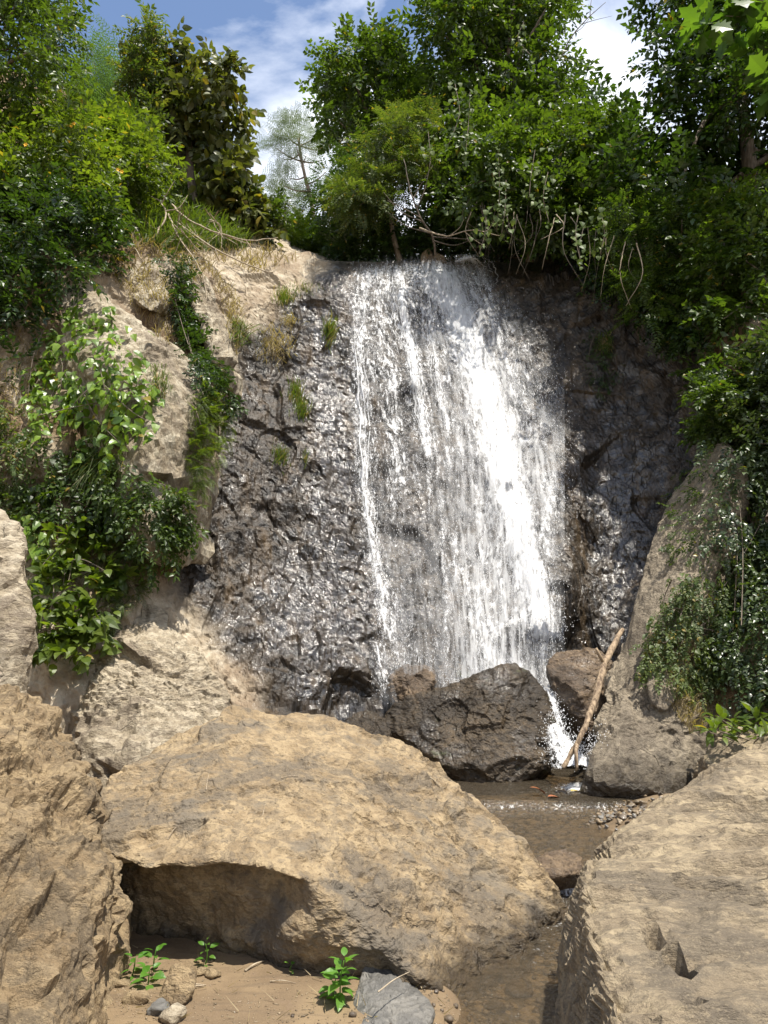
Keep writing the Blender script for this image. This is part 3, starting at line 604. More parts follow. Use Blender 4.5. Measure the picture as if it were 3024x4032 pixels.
def flow_density(u, v):
    d = np.zeros(np.shape(u))
    for pl, w, s in FLOWS:
        pl = np.array(pl, float); pu = np.interp(v, pl[:, 1], pl[:, 0]); pw = np.interp(v, pl[:, 1], w)
        if abs(pl[-1, 1] - pl[0, 1]) < 45:      # sideways runs
            o = np.argsort(pl[:, 0]); pv = np.interp(u, pl[o, 0], pl[o, 1]); dd = np.abs(v - pv) / np.interp(u, pl[o, 0], np.array(w)[o] / 1.6)
            inside = sstep(pl[:, 0].min() - 6, pl[:, 0].min() + 4, u) * sstep(pl[:, 0].max() + 6, pl[:, 0].max() - 4, u)
        else:
            dd = np.abs(u - pu) / (pw * 1.5)
            inside = sstep(pl[0, 1] - 6, pl[0, 1] + 6, v) * sstep(pl[-1, 1] + 14, pl[-1, 1] - 10, v)
        d = np.maximum(d, s * np.exp(-dd ** 2) * inside)
    s_ = (u - FL_L(v)) / (FL_R(v) - FL_L(v))
    s_ = s_ + .07 * perlin(np.stack([np.ravel(u) / 30, np.ravel(v) / 22, 0 * np.ravel(u)], 1), 68).reshape(np.shape(u)) + .04 * perlin(np.stack([np.ravel(u) / 9, np.ravel(v) / 9, 0 * np.ravel(u)], 1), 69).reshape(np.shape(u))
    veil = sstep(-.04, .16, s_) * sstep(1.05, .85, s_) * sstep(258, 270, v)
    base = veil * np.interp(v, [262, 300, 400, 480, 560, 620, 690], [.60, .48, .27, .20, .15, .15, .20])
    base *= 1 - .55 * np.exp(-((u - 440) / 12) ** 2 - ((v - 480) / 60) ** 2) - .5 * np.exp(-((u - 418 + 0) / 10) ** 2 - ((v - 600) / 40) ** 2)
    return np.maximum(d, base), veil
def white_water_mat(name, soft):
    m, nt = new_mat(name); t = NT(nt)
    fs, ft, de = t.attr('fs'), t.attr('ft'), t.attr('flow')
    vec = t.n('ShaderNodeCombineXYZ', {0: fs, 1: ft, 2: 0.0}).outputs[0]
    pos = t.n('ShaderNodeNewGeometry').outputs['Position']
    if soft:
        nz = t.noise(t.n('ShaderNodeMapping', {'Vector': vec, 'Scale': (9, 1.2, 1)}).outputs[0], 2.0, 5, .6, .6)
        al = t.math('MULTIPLY', t.ramp(nz, .25, .70), t.math('MULTIPLY', de, .95), True)
    else:
        a = t.noise(t.n('ShaderNodeMapping', {'Vector': vec, 'Scale': (8, 1.5, 1)}).outputs[0], 2.0, 6, .66, 1.2)
        b = t.noise(t.n('ShaderNodeMapping', {'Vector': pos, 'Scale': (1, 1, .38)}).outputs[0], 15, 6, .68, .9)
        mixn = t.math('ADD', t.math('MULTIPLY', a, .52), t.math('MULTIPLY', b, .48))
        mixn = t.math('ADD', t.math('MULTIPLY', t.math('SUBTRACT', mixn, .5), 2.3), .5)
        al = t.ramp(t.math('ADD', mixn, t.math('MULTIPLY', de, .52)), .66, 1.04)
    nrm = t.bump(t.noise(pos, 26, 5, .65, .8), .8, .06)
    # froth is a mass of small facets that mostly face upwards
    nrm = t.n('ShaderNodeVectorMath', {0: t.n('ShaderNodeVectorMath', {0: nrm, 1: (0, -.25, .75)}, operation='ADD').outputs[0]}, operation='NORMALIZE').outputs[0]
    df = t.n('ShaderNodeBsdfDiffuse', {'Color': (.90, .91, .92, 1), 'Normal': nrm}).outputs[0]
    tl = t.n('ShaderNodeBsdfTranslucent', {'Color': (.90, .91, .92, 1), 'Normal': nrm}).outputs[0]
    gl = t.n('ShaderNodeBsdfGlossy', {'Roughness': .25, 'Normal': nrm}).outputs[0]
    bd = t.n('ShaderNodeMixShader', {0: .3, 1: df, 2: tl}).outputs[0]; bd = t.n('ShaderNodeMixShader', {0: .10, 1: bd, 2: gl}).outputs[0]
    sh = t.n('ShaderNodeMixShader', {0: al, 1: t.n('ShaderNodeBsdfTransparent').outputs[0], 2: bd}).outputs[0]
    nt.links.new(sh, t.n('ShaderNodeOutputMaterial').inputs[0]); return m
WHITE, VEIL = white_water_mat('white_falling_water', False), white_water_mat('thin_spray_veil', True)
m, nt = new_mat('water_droplets'); t = NT(nt)
sh = t.n('ShaderNodeMixShader', {0: .4, 1: t.n('ShaderNodeBsdfDiffuse', {'Color': (.92, .93, .94, 1)}).outputs[0], 2: t.n('ShaderNodeBsdfTranslucent', {'Color': (.92, .93, .94, 1)}).outputs[0]}).outputs[0]
nt.links.new(sh, t.n('ShaderNodeOutputMaterial').inputs[0]); DROP = m

fall = empty('waterfall', P(455, 690, 11.9), 'white waterfall spreading in strands over the dark wet cliff', 'waterfall')
sm_u, sm_v = np.linspace(338, 566, 190), np.linspace(254, 712, 330)
# wall distance under each sheet vertex, smoothed so that the sheet spans the pits of the rock
UU, VV = np.meshgrid(sm_u, sm_v, indexing='ij')
DY = np.full(UU.shape, np.nan)
for a in range(0, len(sm_u), 3):
    for b in range(0, len(sm_v), 3):
        h, _n = on_cliff(sm_u[a], sm_v[b])
        DY[a, b] = h.y if h is not None and h.y < 17.6 else 16.4
c = DY[::3, ::3]
from itertools import product
def up(c, A, B):
    a = np.linspace(0, c.shape[0] - 1, A); b = np.linspace(0, c.shape[1] - 1, B)
    c1 = np.stack([np.interp(a, np.arange(c.shape[0]), c[:, k]) for k in range(c.shape[1])], 1)
    return np.stack([np.interp(b, np.arange(c.shape[1]), c1[k]) for k in range(A)], 0)
def blur(c, n):
    for _ in range(n):
        e = np.pad(c, 1, mode='edge'); c = (e[:-2, 1:-1] + e[2:, 1:-1] + e[1:-1, :-2] + e[1:-1, 2:] + 2 * e[1:-1, 1:-1]) / 6
    return c
WALLY = up(blur(c, 3), len(sm_u), len(sm_v))
def wall_y(u, v):
    a = np.clip((np.asarray(u) - 338) / 228 * 189, 0, 188.99); b = np.clip((np.asarray(v) - 254) / 458 * 329, 0, 328.99)
    i, j = a.astype(int), b.astype(int); fa, fb = a - i, b - j
    return (WALLY[i, j] * (1 - fa) + WALLY[i + 1, j] * fa) * (1 - fb) + (WALLY[i, j + 1] * (1 - fa) + WALLY[i + 1, j + 1] * fa) * fb
dens, veil = flow_density(UU, VV)
def sheet(name, off, mat, d, keep, coarse=False):
    Yd = WALLY - off - .05 * sstep(.3, 1, dens) + (0.035 * perlin(np.stack([UU.ravel() / 7, VV.ravel() / 26, UU.ravel() * 0], 1), 61)).reshape(UU.shape)
    Vx = px(UU.ravel(), VV.ravel(), Yd.ravel())
    nA, nB = UU.shape
    i = np.arange(nA - 1)[:, None] * nB; j = np.arange(nB - 1)[None, :]
    F = np.stack([i + j, i + j + 1, i + nB + j + 1, i + nB + j], -1).reshape(-1, 4)
    if coarse:
        i = np.arange(0, nA - 2, 2)[:, None] * nB; j = np.arange(0, nB - 2, 2)[None, :]
        F = np.stack([i + j, i + j + 2, i + 2 * nB + j + 2, i + 2 * nB + j], -1).reshape(-1, 4)
    k = keep.ravel(); F = F[k[F].any(1)]
    s_ = ((UU - FL_L(VV)) / (FL_R(VV) - FL_L(VV))).ravel(); t_ = Vx[:, 2] * -1.0
    use = np.zeros(len(Vx), bool); use[F.ravel()] = True; idx = np.cumsum(use) - 1
    o = mesh_np(name, Vx[use], idx[F], mat, attrs={'fs': s_[use] * 2.2, 'ft': t_[use], 'flow': d.ravel()[use]})
    return child(o, fall)
sheet('water_sheet', .10, WHITE, dens, dens > .04)
mist = blur(np.maximum(dens * .65, veil * np.interp(VV, [262, 400, 520, 620, 690], [.12, .24, .36, .52, .70])), 8)
mist = mist * (.35 + .65 * sstep(.30, .60, (UU - FL_L(VV)) / (FL_R(VV) - FL_L(VV))))
mist = np.maximum(mist, .5 * np.exp(-((UU - 540) / 30) ** 2 - ((VV - 470) / 70) ** 2)) + .35 * np.exp(-((UU - 500) / 34) ** 2 - ((VV - 400) / 110) ** 2) * veil * sstep(338, 350, UU) * sstep(565, 530, UU) * sstep(712, 690, VV)
sheet('spray_veil', .38, VEIL, mist, mist > .02, True)
# droplets: small stretched octahedra, denser where the water is heavier
OCT_V = np.array([[1, .3, 0], [-.8, .6, 0], [0, -1, 0], [0, 0, 1.1], [0, 0, -1.1]], float)
OCT_F = np.array([[0, 1, 3], [1, 2, 3], [2, 0, 3], [1, 0, 4], [2, 1, 4], [0, 2, 4]])
def droplets(name, pts, size, parent, stretch=2.2, lean=0.0):
    n = len(pts); s = size * rng.uniform(.6, 1.5, n); st = rng.uniform(1, stretch, n)
    sc = np.stack([s, s, s * st], 1)
    Vd = OCT_V[None] * sc[:, None]; Vd[:, :, 0] += Vd[:, :, 2] * rng.normal(-.2 * lean, .25, n)[:, None]
    Vd = (Vd + pts[:, None]).reshape(-1, 3); Fd = (OCT_F[None] + 5 * np.arange(n)[:, None, None]).reshape(-1, 3)
    o = mesh_np(name, Vd, Fd, DROP); o['kind'] = 'stuff'
    return child(o, parent)
cu = rng.uniform(338, 580, 420000); cv = rng.uniform(255, 705, 420000)
cd, cveil = flow_density(cu, cv)
spl = .30 * np.exp(-((cu - 552) / 18) ** 2 - ((cv - 470) / 40) ** 2) + .22 * np.exp(-((cu - 540) / 26) ** 2 - ((cv - 400) / 60) ** 2) + .3 * np.exp(-((cu - 470) / 22) ** 2 - ((cv - 262) / 9) ** 2)
pr = (cd * (.35 + .65 * sstep(-.1, .35, perlin(np.stack([cu / 4.5, cv / 40, cu * 0], 1), 66))) + spl) * np.interp(cv, [255, 350, 560, 690], [.55, .7, .9, .7])
sel = rng.uniform(0, 1, len(cu)) < pr * .36
cu, cv = cu[sel], cv[sel]
off = .06 + np.abs(rng.normal(0, .16, len(cu)))
dp = px(cu, cv, wall_y(cu, cv) - off)
droplets('droplets', dp, .0046, fall, 3.0, .6)
# heavier strands: ropy ribbons of water hugging the main runs
paths = []
for pl, w, s in FLOWS:
    if s < .6: continue
    k = int(2 + 6 * s)
    for q in range(k):
        c_ = curve_pts(pl, 40); o_ = rng.normal(0, .75) * np.interp(np.linspace(0, 1, 40), np.linspace(0, 1, len(w)), w)
        a, b = sorted(rng.uniform(0, 1, 2)); 
        if b - a < .25: b = min(1, a + .35)
        sl = slice(int(a * 39), int(b * 39) + 1); c2 = c_[sl]; o2 = o_[sl]
        if len(c2) < 5: continue
        u_ = c2[:, 0] + o2 + rng.normal(0, 1.1, len(c2)); v_ = c2[:, 1]
        pt = px(u_, v_, wall_y(u_, v_) - .12 - .05 * rng.uniform()); r_ = rng.uniform(.004, .010) * np.sin(np.linspace(.25, math.pi - .1, len(pt))) * rng.uniform(.5, 1.4, len(pt))
        paths.append((pt, r_))
for pth in paths:
    Vt, Ft = tube_arrays([pth], 5); child(mesh_np('strand', Vt, Ft, DROP), fall)

# the small chute between the boulders
chute = empty('cascade', P(575, 765, 9.6), 'narrow foaming chute between the mossy boulder and the brown boulder', 'cascade')
cc = curve_pts([P(540, 686, 11.35), P(549, 700, 11.05), P(553, 722, 10.5), P(560, 742, 10.15), P(570, 758, 9.85), P(582, 770, 9.6)], 60)
wd = np.interp(np.linspace(0, 1, 60), [0, .25, .5, .8, 1], [.20, .11, .14, .24, .36]); A = np.linspace(-1, 1, 25)
Vc = cc[:, None, :] + np.stack([A[None] * wd[:, None], np.zeros((60, 25)), .05 * (1 - A[None] ** 2) * np.ones((60, 1))], -1)
Vc = Vc.reshape(-1, 3); Vc += .035 * np.stack([fbm(Vc * 9, 3, 31), fbm(Vc * 9, 3, 32), 1.4 * fbm(Vc * 9, 3, 33)], 1)
i = np.arange(59)[:, None] * 25; j = np.arange(24)[None, :]
Fc = np.stack([i + j, i + j + 1, i + 25 + j + 1, i + 25 + j], -1).reshape(-1, 4)
sA = np.broadcast_to(A[None], (60, 25)).ravel()
child(mesh_np('water_sheet', Vc, Fc, WHITE, attrs={'fs': sA * .35, 'ft': -Vc[:, 2] * 1.5, 'flow': (1.0 - .75 * np.abs(sA) ** 2) * np.repeat(np.interp(np.linspace(0, 1, 60), [0, .15, 1], [.35, .8, 1]), 25)}), chute)
k = rng.integers(12, 60, 1500); dpc = cc[k] + np.stack([rng.normal(0, 1, 1500) * wd[k] * .7, -np.abs(rng.normal(0, .08, 1500)), np.abs(rng.normal(0, .07, 1500)) + .03], 1)
sp2 = np.array(P(598, 752, 9.7)) + rng.normal(0, 1, (420, 3)) * np.array([.12, .1, .16])
droplets('droplets', np.concatenate([dpc, sp2]), .0050, chute, 1.6)
# ------------------------------------------------------------------ leaves
def leaf_mat(name, dark, light, trans=0.45, gloss=.42, yellow=0.0, spec=.5):
    m, nt = new_mat(name); t = NT(nt)
    r = t.math('FRACT', t.math('ADD', t.attr('rnd'), t.n('ShaderNodeObjectInfo').outputs['Random']))
    col = t.mix(t.ramp(r, 0, 1), dark, light)
    if yellow: col = t.mix(t.ramp(r, 1 - yellow * .35, 1 - yellow * .2), col, (.24, .18, .03))
    pos = t.n('ShaderNodeNewGeometry').outputs['Position']
    col = t.mix(t.math('MULTIPLY', t.ramp(t.noise(pos, 1.3, 3), .4, .65), .45), col, [c * 1.35 for c in light])
    bs = t.n('ShaderNodeBsdfPrincipled', {'Base Color': col, 'Roughness': gloss, 'Specular IOR Level': spec}).outputs[0]
    tc = t.mix(1.0, col, (1.7, 1.75, .5), 'MULTIPLY')
    tl = t.n('ShaderNodeBsdfTranslucent', {'Color': tc}).outputs[0]
    sh = t.n('ShaderNodeMixShader', {0: trans, 1: bs, 2: tl}).outputs[0]
    nt.links.new(sh, t.n('ShaderNodeOutputMaterial').inputs[0]); return m
def bark_mat(name, a, b):
    m, nt = new_mat(name); t = NT(nt)
    pos = t.n('ShaderNodeNewGeometry').outputs['Position']
    n = t.noise(t.n('ShaderNodeMapping', {'Vector': pos, 'Scale': (6, 6, 1.2)}).outputs[0], 4, 6, .65)
    bs = t.n('ShaderNodeBsdfPrincipled', {'Base Color': t.mix(t.ramp(n, .35, .65), a, b), 'Roughness': .85, 'Normal': t.bump(n, .6, .03)})
    nt.links.new(bs.outputs[0], t.n('ShaderNodeOutputMaterial').inputs[0]); return m
LM = {
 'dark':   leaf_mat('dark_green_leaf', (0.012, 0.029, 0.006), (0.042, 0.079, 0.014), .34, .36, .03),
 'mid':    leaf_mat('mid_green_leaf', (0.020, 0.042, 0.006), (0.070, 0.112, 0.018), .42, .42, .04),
 'bright': leaf_mat('bright_green_leaf', (0.032, 0.061, 0.008), (0.114, 0.158, 0.023), .46, .45, .05),
 'olive':  leaf_mat('olive_leaf', (0.034, 0.064, 0.014), (0.091, 0.119, 0.030), .40, .5, .10),
 'teak':   leaf_mat('brownish_green_big_leaf', (0.034, 0.050, 0.014), (0.114, 0.123, 0.037), .36, .45, .16),
 'vine':   leaf_mat('yellow_green_vine_leaf', (0.050, 0.106, 0.015), (0.165, 0.252, 0.031), .40, .36, .08),
 'cool':   leaf_mat('cool_green_leaf', (0.019, 0.037, 0.013), (0.068, 0.098, 0.032), .34, .34, .02, .6),
 'pale':   leaf_mat('pale_heart_leaf', (0.056, 0.094, 0.024), (0.128, 0.172, 0.048), .45, .5, .0, .4),
 'feather':leaf_mat('blue_green_feather_leaf', (0.030, 0.064, 0.025), (0.065, 0.112, 0.046), .45, .55),
 'distant':leaf_mat('grey_green_leaf', (0.042, 0.064, 0.042), (0.076, 0.102, 0.062), .45, .6),
 'lobed':  leaf_mat('lobed_leaf', (0.030, 0.072, 0.014), (0.084, 0.145, 0.025), .46, .38, .06),
 'grass':  leaf_mat('green_grass_blade', (0.057, 0.107, 0.014), (0.096, 0.129, 0.026), .45, .5, .05),
 'dry':    leaf_mat('dry_grass_blade', (.15, .115, .065), (.33, .265, .16), .35, .7),
 'seed':   leaf_mat('seedling_leaf', (0.067, 0.186, 0.018), (0.098, 0.204, 0.028), .42, .45),
}
BARK = bark_mat('grey_brown_bark', (.09, .07, .05), (.20, .16, .12)); PALEBARK = bark_mat('pale_dry_twig', (.22, .17, .11), (.42, .35, .25)); ROOT = bark_mat('dark_root', (.05, .04, .03), (.13, .10, .07))

def leaf_geo(length=1.0, width=.42, fold=.18, droop=.18, heart=False, n=3):
    """A folded leaf along +Y: midrib lower than the two halves, tip drooping; n stations."""
    ys = np.linspace(0, 1, n + 2); v = [[0, 0, 0]]; f = []
    for k in range(1, n + 1):
        y = ys[k]; w = width * .5 * (math.sin(math.pi * min(1, y ** (.62 if heart else .8) )) ** .8) * (1.25 if heart and k == 1 else 1)
        z = -droop * y * y
        v += [[-w, y - (.06 if heart and k == 1 else 0), z + fold * w], [0, y, z], [w, y - (.06 if heart and k == 1 else 0), z + fold * w]]
    v.append([0, 1, -droop * 1.15]); e = len(v) - 1
    f += [[0, 2, 1], [0, 3, 2]]
    for k in range(n - 1):
        a = 1 + 3 * k; b = a + 3
        f += [[a, a + 1, b + 1], [a, b + 1, b], [a + 1, a + 2, b + 2], [a + 1, b + 2, b + 1]]
    a = 1 + 3 * (n - 1); f += [[a, a + 1, e], [a + 1, a + 2, e]]
    return np.array(v) * length, np.array(f)
def diamond(length, width, droop=.12):
    return np.array([[0, 0, 0], [-width / 2, .45 * length, .03 * length], [width / 2, .45 * length, .03 * length], [0, length, -droop * length]]), np.array([[0, 2, 1], [1, 2, 3]])
def lobed_geo():
    out = [(0, 0), (.10, .10), (.34, .20), (.20, .32), (.46, .46), (.26, .56), (.40, .76), (.20, .78), (.0, 1.05)]
    v = [[0, y, -.14 * y * y] for (_, y) in out]; n = len(out)
    vr = [[x, y, .12 * x - .14 * y * y] for x, y in out]; vl = [[-x, y, .12 * x - .14 * y * y] for x, y in out]
    V = np.array(v + vr + vl); f = []
    for k in range(n - 1): f += [[k, n + k, n + k + 1], [k, n + k + 1, k + 1], [k, 2 * n + k + 1, 2 * n + k], [k, k + 1, 2 * n + k + 1]]
    return V, np.array(f)
def rot_to(y, roll=None, up=(0, 0, 1)):
    """Rotation matrices whose local Y is y (M,3) and whose Z is close to up, then rolled."""
    y = np.asarray(y, float); y = y / (np.linalg.norm(y, axis=1)[:, None] + 1e-9)
    u = np.broadcast_to(np.asarray(up, float), y.shape)
    x = np.cross(y, u); bad = np.linalg.norm(x, axis=1) < 1e-3; x[bad] = [1, 0, 0]
    x /= np.linalg.norm(x, axis=1)[:, None]; z = np.cross(x, y)
    if roll is not None:
        c, s = np.cos(roll)[:, None], np.sin(roll)[:, None]; x, z = x * c + z * s, z * c - x * s
    return np.stack([x, y, z], 2)
def spray(kind, r):
    """A leafy twig about 1 unit long: (verts, faces, per-vertex leaf number)."""
    Vs, Fs, Id, n0 = [], [], [], 0
    def put(geo, pos, d, s, up=(0, 0, 1), roll=0.0):
        nonlocal n0
        R = rot_to(np.array([d]), np.array([roll]), up)[0]; v = geo[0] * s @ R.T + pos
        Vs.append(v); Fs.append(geo[1] + n0); Id.append(np.full(len(v), r.uniform())); n0 += len(v)
    bend = r.uniform(.15, .45); ax = lambda t: np.array([r.normal(0, .01), t, -bend * t * t])
    if kind in ('oval', 'ovate'):
        g = leaf_geo(1, .46 if kind == 'oval' else .6, .2, .22, n=1)
        for k in range(9):
            t = .12 + .88 * k / 8; sd = 1 if k % 2 else -1
            put(g, ax(t), [sd * r.uniform(.6, 1.1), r.uniform(.25, .9), r.uniform(-.35, .35)], r.uniform(.26, .40), roll=r.normal(0, .4))
        put(g, ax(1), [r.normal(0, .2), 1, -.3], .36)
    elif kind == 'pinnate':
        for k in range(9):
            t = .12 + .85 * k / 8
            for sd in (-1, 1): put(diamond(1, .34), ax(t), [sd, r.uniform(.25, .5), r.uniform(-.25, .1)], .26 * (1 - .55 * abs(t - .45)), roll=r.normal(0, .2))
        put(diamond(1, .34), ax(1), [0, 1, -.3], .2)
    elif kind == 'frond':
        for k in range(14):
            t = .06 + .92 * k / 13
            for sd in (-1, 1): put(diamond(1, .2), ax(t), [sd, .45, -.12], .30 * (1.05 - t) ** .6)
    elif kind == 'feather':
        for k in range(6):
            t = .15 + .8 * k / 5
            for sd in (-1, 1):
                b = ax(t); d = np.array([sd * .9, .45, -.15]); L_ = .42 * (1 - .5 * abs(t - .5))
                for q in range(4):
                    for s2 in (-1, 1):
                        p_ = b + d * L_ * (.2 + .8 * q / 3); put(diamond(1, .30), p_, np.array([d[1] * s2 * -1, d[0] * s2, 0]) * .8 + d * .5, .10)
    elif kind == 'rosette':
        g = leaf_geo(1, .48, .2, .35, n=3)
        for k in range(7):
            a = k * 2.4 + r.uniform(0, .4); put(g, [0, .12 * k / 7, 0], [math.cos(a), .55 + .05 * k, math.sin(a)], r.uniform(.5, .8))
    elif kind == 'drop':          # large drooping leaves
        g = leaf_geo(1, .62, .16, .30, n=3)
        for k in range(6):
            t = .15 + .85 * k / 5; sd = 1 if k % 2 else -1
            put(g, ax(t), [sd * r.uniform(.5, 1.0), r.uniform(.1, .6), r.uniform(-1.0, .1)], r.uniform(.42, .62), roll=r.normal(0, .4))
    return np.concatenate(Vs), np.concatenate(Fs), np.concatenate(Id)
_sp = {}
def sprays(kind):
    if kind not in _sp:
        r = np.random.default_rng(len(_sp) + 3); _sp[kind] = [spray(kind, r) for _ in range(6)]
    return _sp[kind]
def scatter(name, geos, pos, R, sc, mat, parent=None, kind='stuff'):
    """Copies of geos at pos with rotations R and sizes sc, joined into one foliage mesh."""
    which = rng.integers(0, len(geos), len(pos)); Vs, Fs, As, n0 = [], [], [], 0
    for g, (v, f, idn) in enumerate(geos):
        m = which == g; k = int(m.sum())
        if not k: continue
        W = np.einsum('mij,nj->mni', R[m], v) * sc[m][:, None, None] + pos[m][:, None, :]
        Vs.append(W.reshape(-1, 3)); Fs.append((f[None] + (n0 + len(v) * np.arange(k))[:, None, None]).reshape(-1, 3))
        As.append(((idn[None] + rng.uniform(0, 1, k)[:, None] * .5) % 1.0).ravel()); n0 += len(v) * k
    o = mesh_np(name, np.concatenate(Vs), np.concatenate(Fs), mat, attrs={'rnd': np.concatenate(As)}, smooth=False)
    if kind: o['kind'] = kind
    return child(o, parent) if parent else o
def unit(n):
    d = rng.normal(0, 1, (n, 3)); return d / np.linalg.norm(d, axis=1)[:, None]
def blobs_in(poly, Y0, Y1, rpx, n, spread=.55):
    """Leaf-clump centres filling a region: (n, 4) of x, y, z, radius."""
    poly_a = np.array(poly, float); out = []; used = []
    for _ in range(n * 60):
        if len(out) >= n: break
        u = rng.uniform(poly_a[:, 0].min(), poly_a[:, 0].max()); v = rng.uniform(poly_a[:, 1].min(), poly_a[:, 1].max())
        if not in_poly([u], [v], poly)[0]: continue
        if any((u - a) ** 2 + (v - b) ** 2 < (rpx * spread) ** 2 for a, b in used) and rng.uniform() < .8: continue
        used.append((u, v)); Y = rng.uniform(Y0, Y1); r = rpx * rng.uniform(.65, 1.25) * Y / FPX
        out.append([*P(u, v, Y), r])
    return np.array(out)
def crown_points(bl, n, droop=.25, flat=.62, inner=.45):
    w = bl[:, 3] ** 2; k = rng.choice(len(bl), n, p=w / w.sum())
    d = unit(n); d[:, 2] = np.where(rng.uniform(0, 1, n) < .55, np.abs(d[:, 2]), d[:, 2])
    rr = bl[k, 3] * (inner + (1.08 - inner) * rng.uniform(0, 1, n) ** .6)
    pos = bl[k, :3] + d * rr[:, None] * np.array([1, 1, flat])
    dr = d * .9 + unit(n) * .55; dr[:, 2] -= droop
    return pos, dr
def limbs(base, tops, r0, mat, parent, fork=.45, name='trunk', lname='limb', wig=.12, max_limbs=14):
    base = np.array(base, float); tops = np.asarray(tops, float); c = tops.mean(0); top = base + (c - base) * 1.0
    trunk = curve_pts([base, base + (top - base) * .35 + unit(1)[0] * wig, base + (top - base) * .7 + unit(1)[0] * wig, top], 14)
    Vt, Ft = tube_arrays([(trunk, np.linspace(r0, r0 * .4, 14))], 9); child(mesh_np(name, Vt, Ft, mat), parent)
    for q in rng.permutation(len(tops))[:max_limbs]:
        s = trunk[rng.integers(int(14 * fork), 13)]; e = tops[q]; md = (s + e) / 2 + unit(1)[0] * wig + np.array([0, 0, .08 * np.linalg.norm(e - s)])
        Vt, Ft = tube_arrays([(curve_pts([s, md, e], 9), np.linspace(r0 * .34, r0 * .08, 9))], 6); child(mesh_np(lname, Vt, Ft, mat), parent)
def tree(name, label, cat, base, poly, Y, rpx, nb, n, kind, mat, size, r0=.10, group=None, droop=.25, flat=.75, inner=.4, bark=None, spread=.55, max_limbs=10):
    """A tree or shrub: trunk, limbs and a crown of leafy twigs that fills the region between two ground distances."""
    bl = blobs_in(poly, Y[0], Y[1], rpx, nb, spread)
    t = empty(name, base, label, cat, group)
    limbs(base, bl[:, :3], r0, bark or BARK, t, max_limbs=max_limbs)
    pos, dr = crown_points(bl, n, droop, flat, inner)
    scatter('crown', sprays(kind), pos, rot_to(dr, rng.normal(0, .5, n)), size * rng.uniform(.7, 1.3, n), LM[mat], t)
    return t, bl
def leaf_parts(parent, geo, pos, R, sc, mat, name='leaf', variants=1):
    """Up to 300 leaves as parts of their plant, sharing one mesh."""
    o0 = mesh_np(name, geo[0], geo[1], mat, attrs={'rnd': np.zeros(len(geo[0]))}, smooth=False, link=False); me = o0.data
    bpy.data.objects.remove(o0); base = Matrix.Translation(-Vector(parent.location))
    for k in range(min(300, len(pos))):
        o = bpy.data.objects.new(name, me); COL.objects.link(o); o.parent = parent
        M = Matrix([[R[k, a, b] * sc[k] for b in range(3)] + [pos[k, a]] for a in range(3)] + [[0, 0, 0, 1]])
        o.matrix_basis = base @ M
SURF = [CLIFF_BVH]
def add_surface(o):
    me = o.data; n = len(me.vertices); a = np.empty(n * 3, np.float32); me.vertices.foreach_get('co', a)
    f = [tuple(p.vertices) for p in me.polygons]; SURF.append(BVHTree.FromPolygons([tuple(v) for v in a.reshape(-1, 3).tolist()], f))
for o in list(COL.objects):
    if o.name.startswith(('rock_outcrop', 'rock_rib')): add_surface(o)
def surf(u, v):
    best = None
    for b in SURF:
        h = b.ray_cast(CAM_P, ray_dir(u, v))
        if h[0] is not None and (best is None or h[3] < best[2]): best = (h[0], h[1], h[3])
    return best
def surf_samples(poly, n):
    pa = np.array(poly, float); out_p, out_n = [], []
    while len(out_p) < n:
        u = rng.uniform(pa[:, 0].min(), pa[:, 0].max()); v = rng.uniform(pa[:, 1].min(), pa[:, 1].max())
        if not in_poly([u], [v], poly)[0]: continue
        h = surf(u, v)
        if h is None: continue
        nn = h[1] if h[1].dot(ray_dir(u, v)) < 0 else -h[1]
        out_p.append(h[0][:]); out_n.append(nn[:])
    return np.array(out_p), np.array(out_n)
def ivy(name, label, cat, poly, n, geo_kind, mat, size, off=(.03, .22), parts=0, part_geo=None, part_size=.12, group=None, hang=.8, stems=6):
    """Leaves hanging on a rock face: sprays (or single large leaf parts) over a surface region."""
    p, nn = surf_samples(poly, n + parts)
    t = empty(name, p.mean(0), label, cat, group)
    pos = p + nn * rng.uniform(off[0], off[1], len(p))[:, None]
    dr = nn * .55 + unit(len(p)) * .45; dr[:, 2] -= hang
    if n: scatter('foliage', sprays(geo_kind), pos[:n], rot_to(dr[:n], rng.normal(0, .5, n)), size * rng.uniform(.7, 1.3, n), LM[mat], t)
    if parts:
        d2 = nn[n:] * .8 + unit(parts) * .35; d2[:, 2] -= hang
        leaf_parts(t, part_geo, pos[n:] + nn[n:] * .05, rot_to(d2, rng.normal(0, .45, parts), up=nn[n:] * .7 + np.array([0, 0, .6])), part_size * rng.uniform(.7, 1.3, parts), LM[mat])
    for k in range(stems):
        a = pos[rng.integers(len(pos))]; b = pos[rng.integers(len(pos))]
        Vt, Ft = tube_arrays([(curve_pts([a, (a + b) / 2 + unit(1)[0] * .1, b], 10), np.linspace(.008, .004, 10))], 5); child(mesh_np('stem', Vt, Ft, BARK), t)
    return t
BLADE = {}
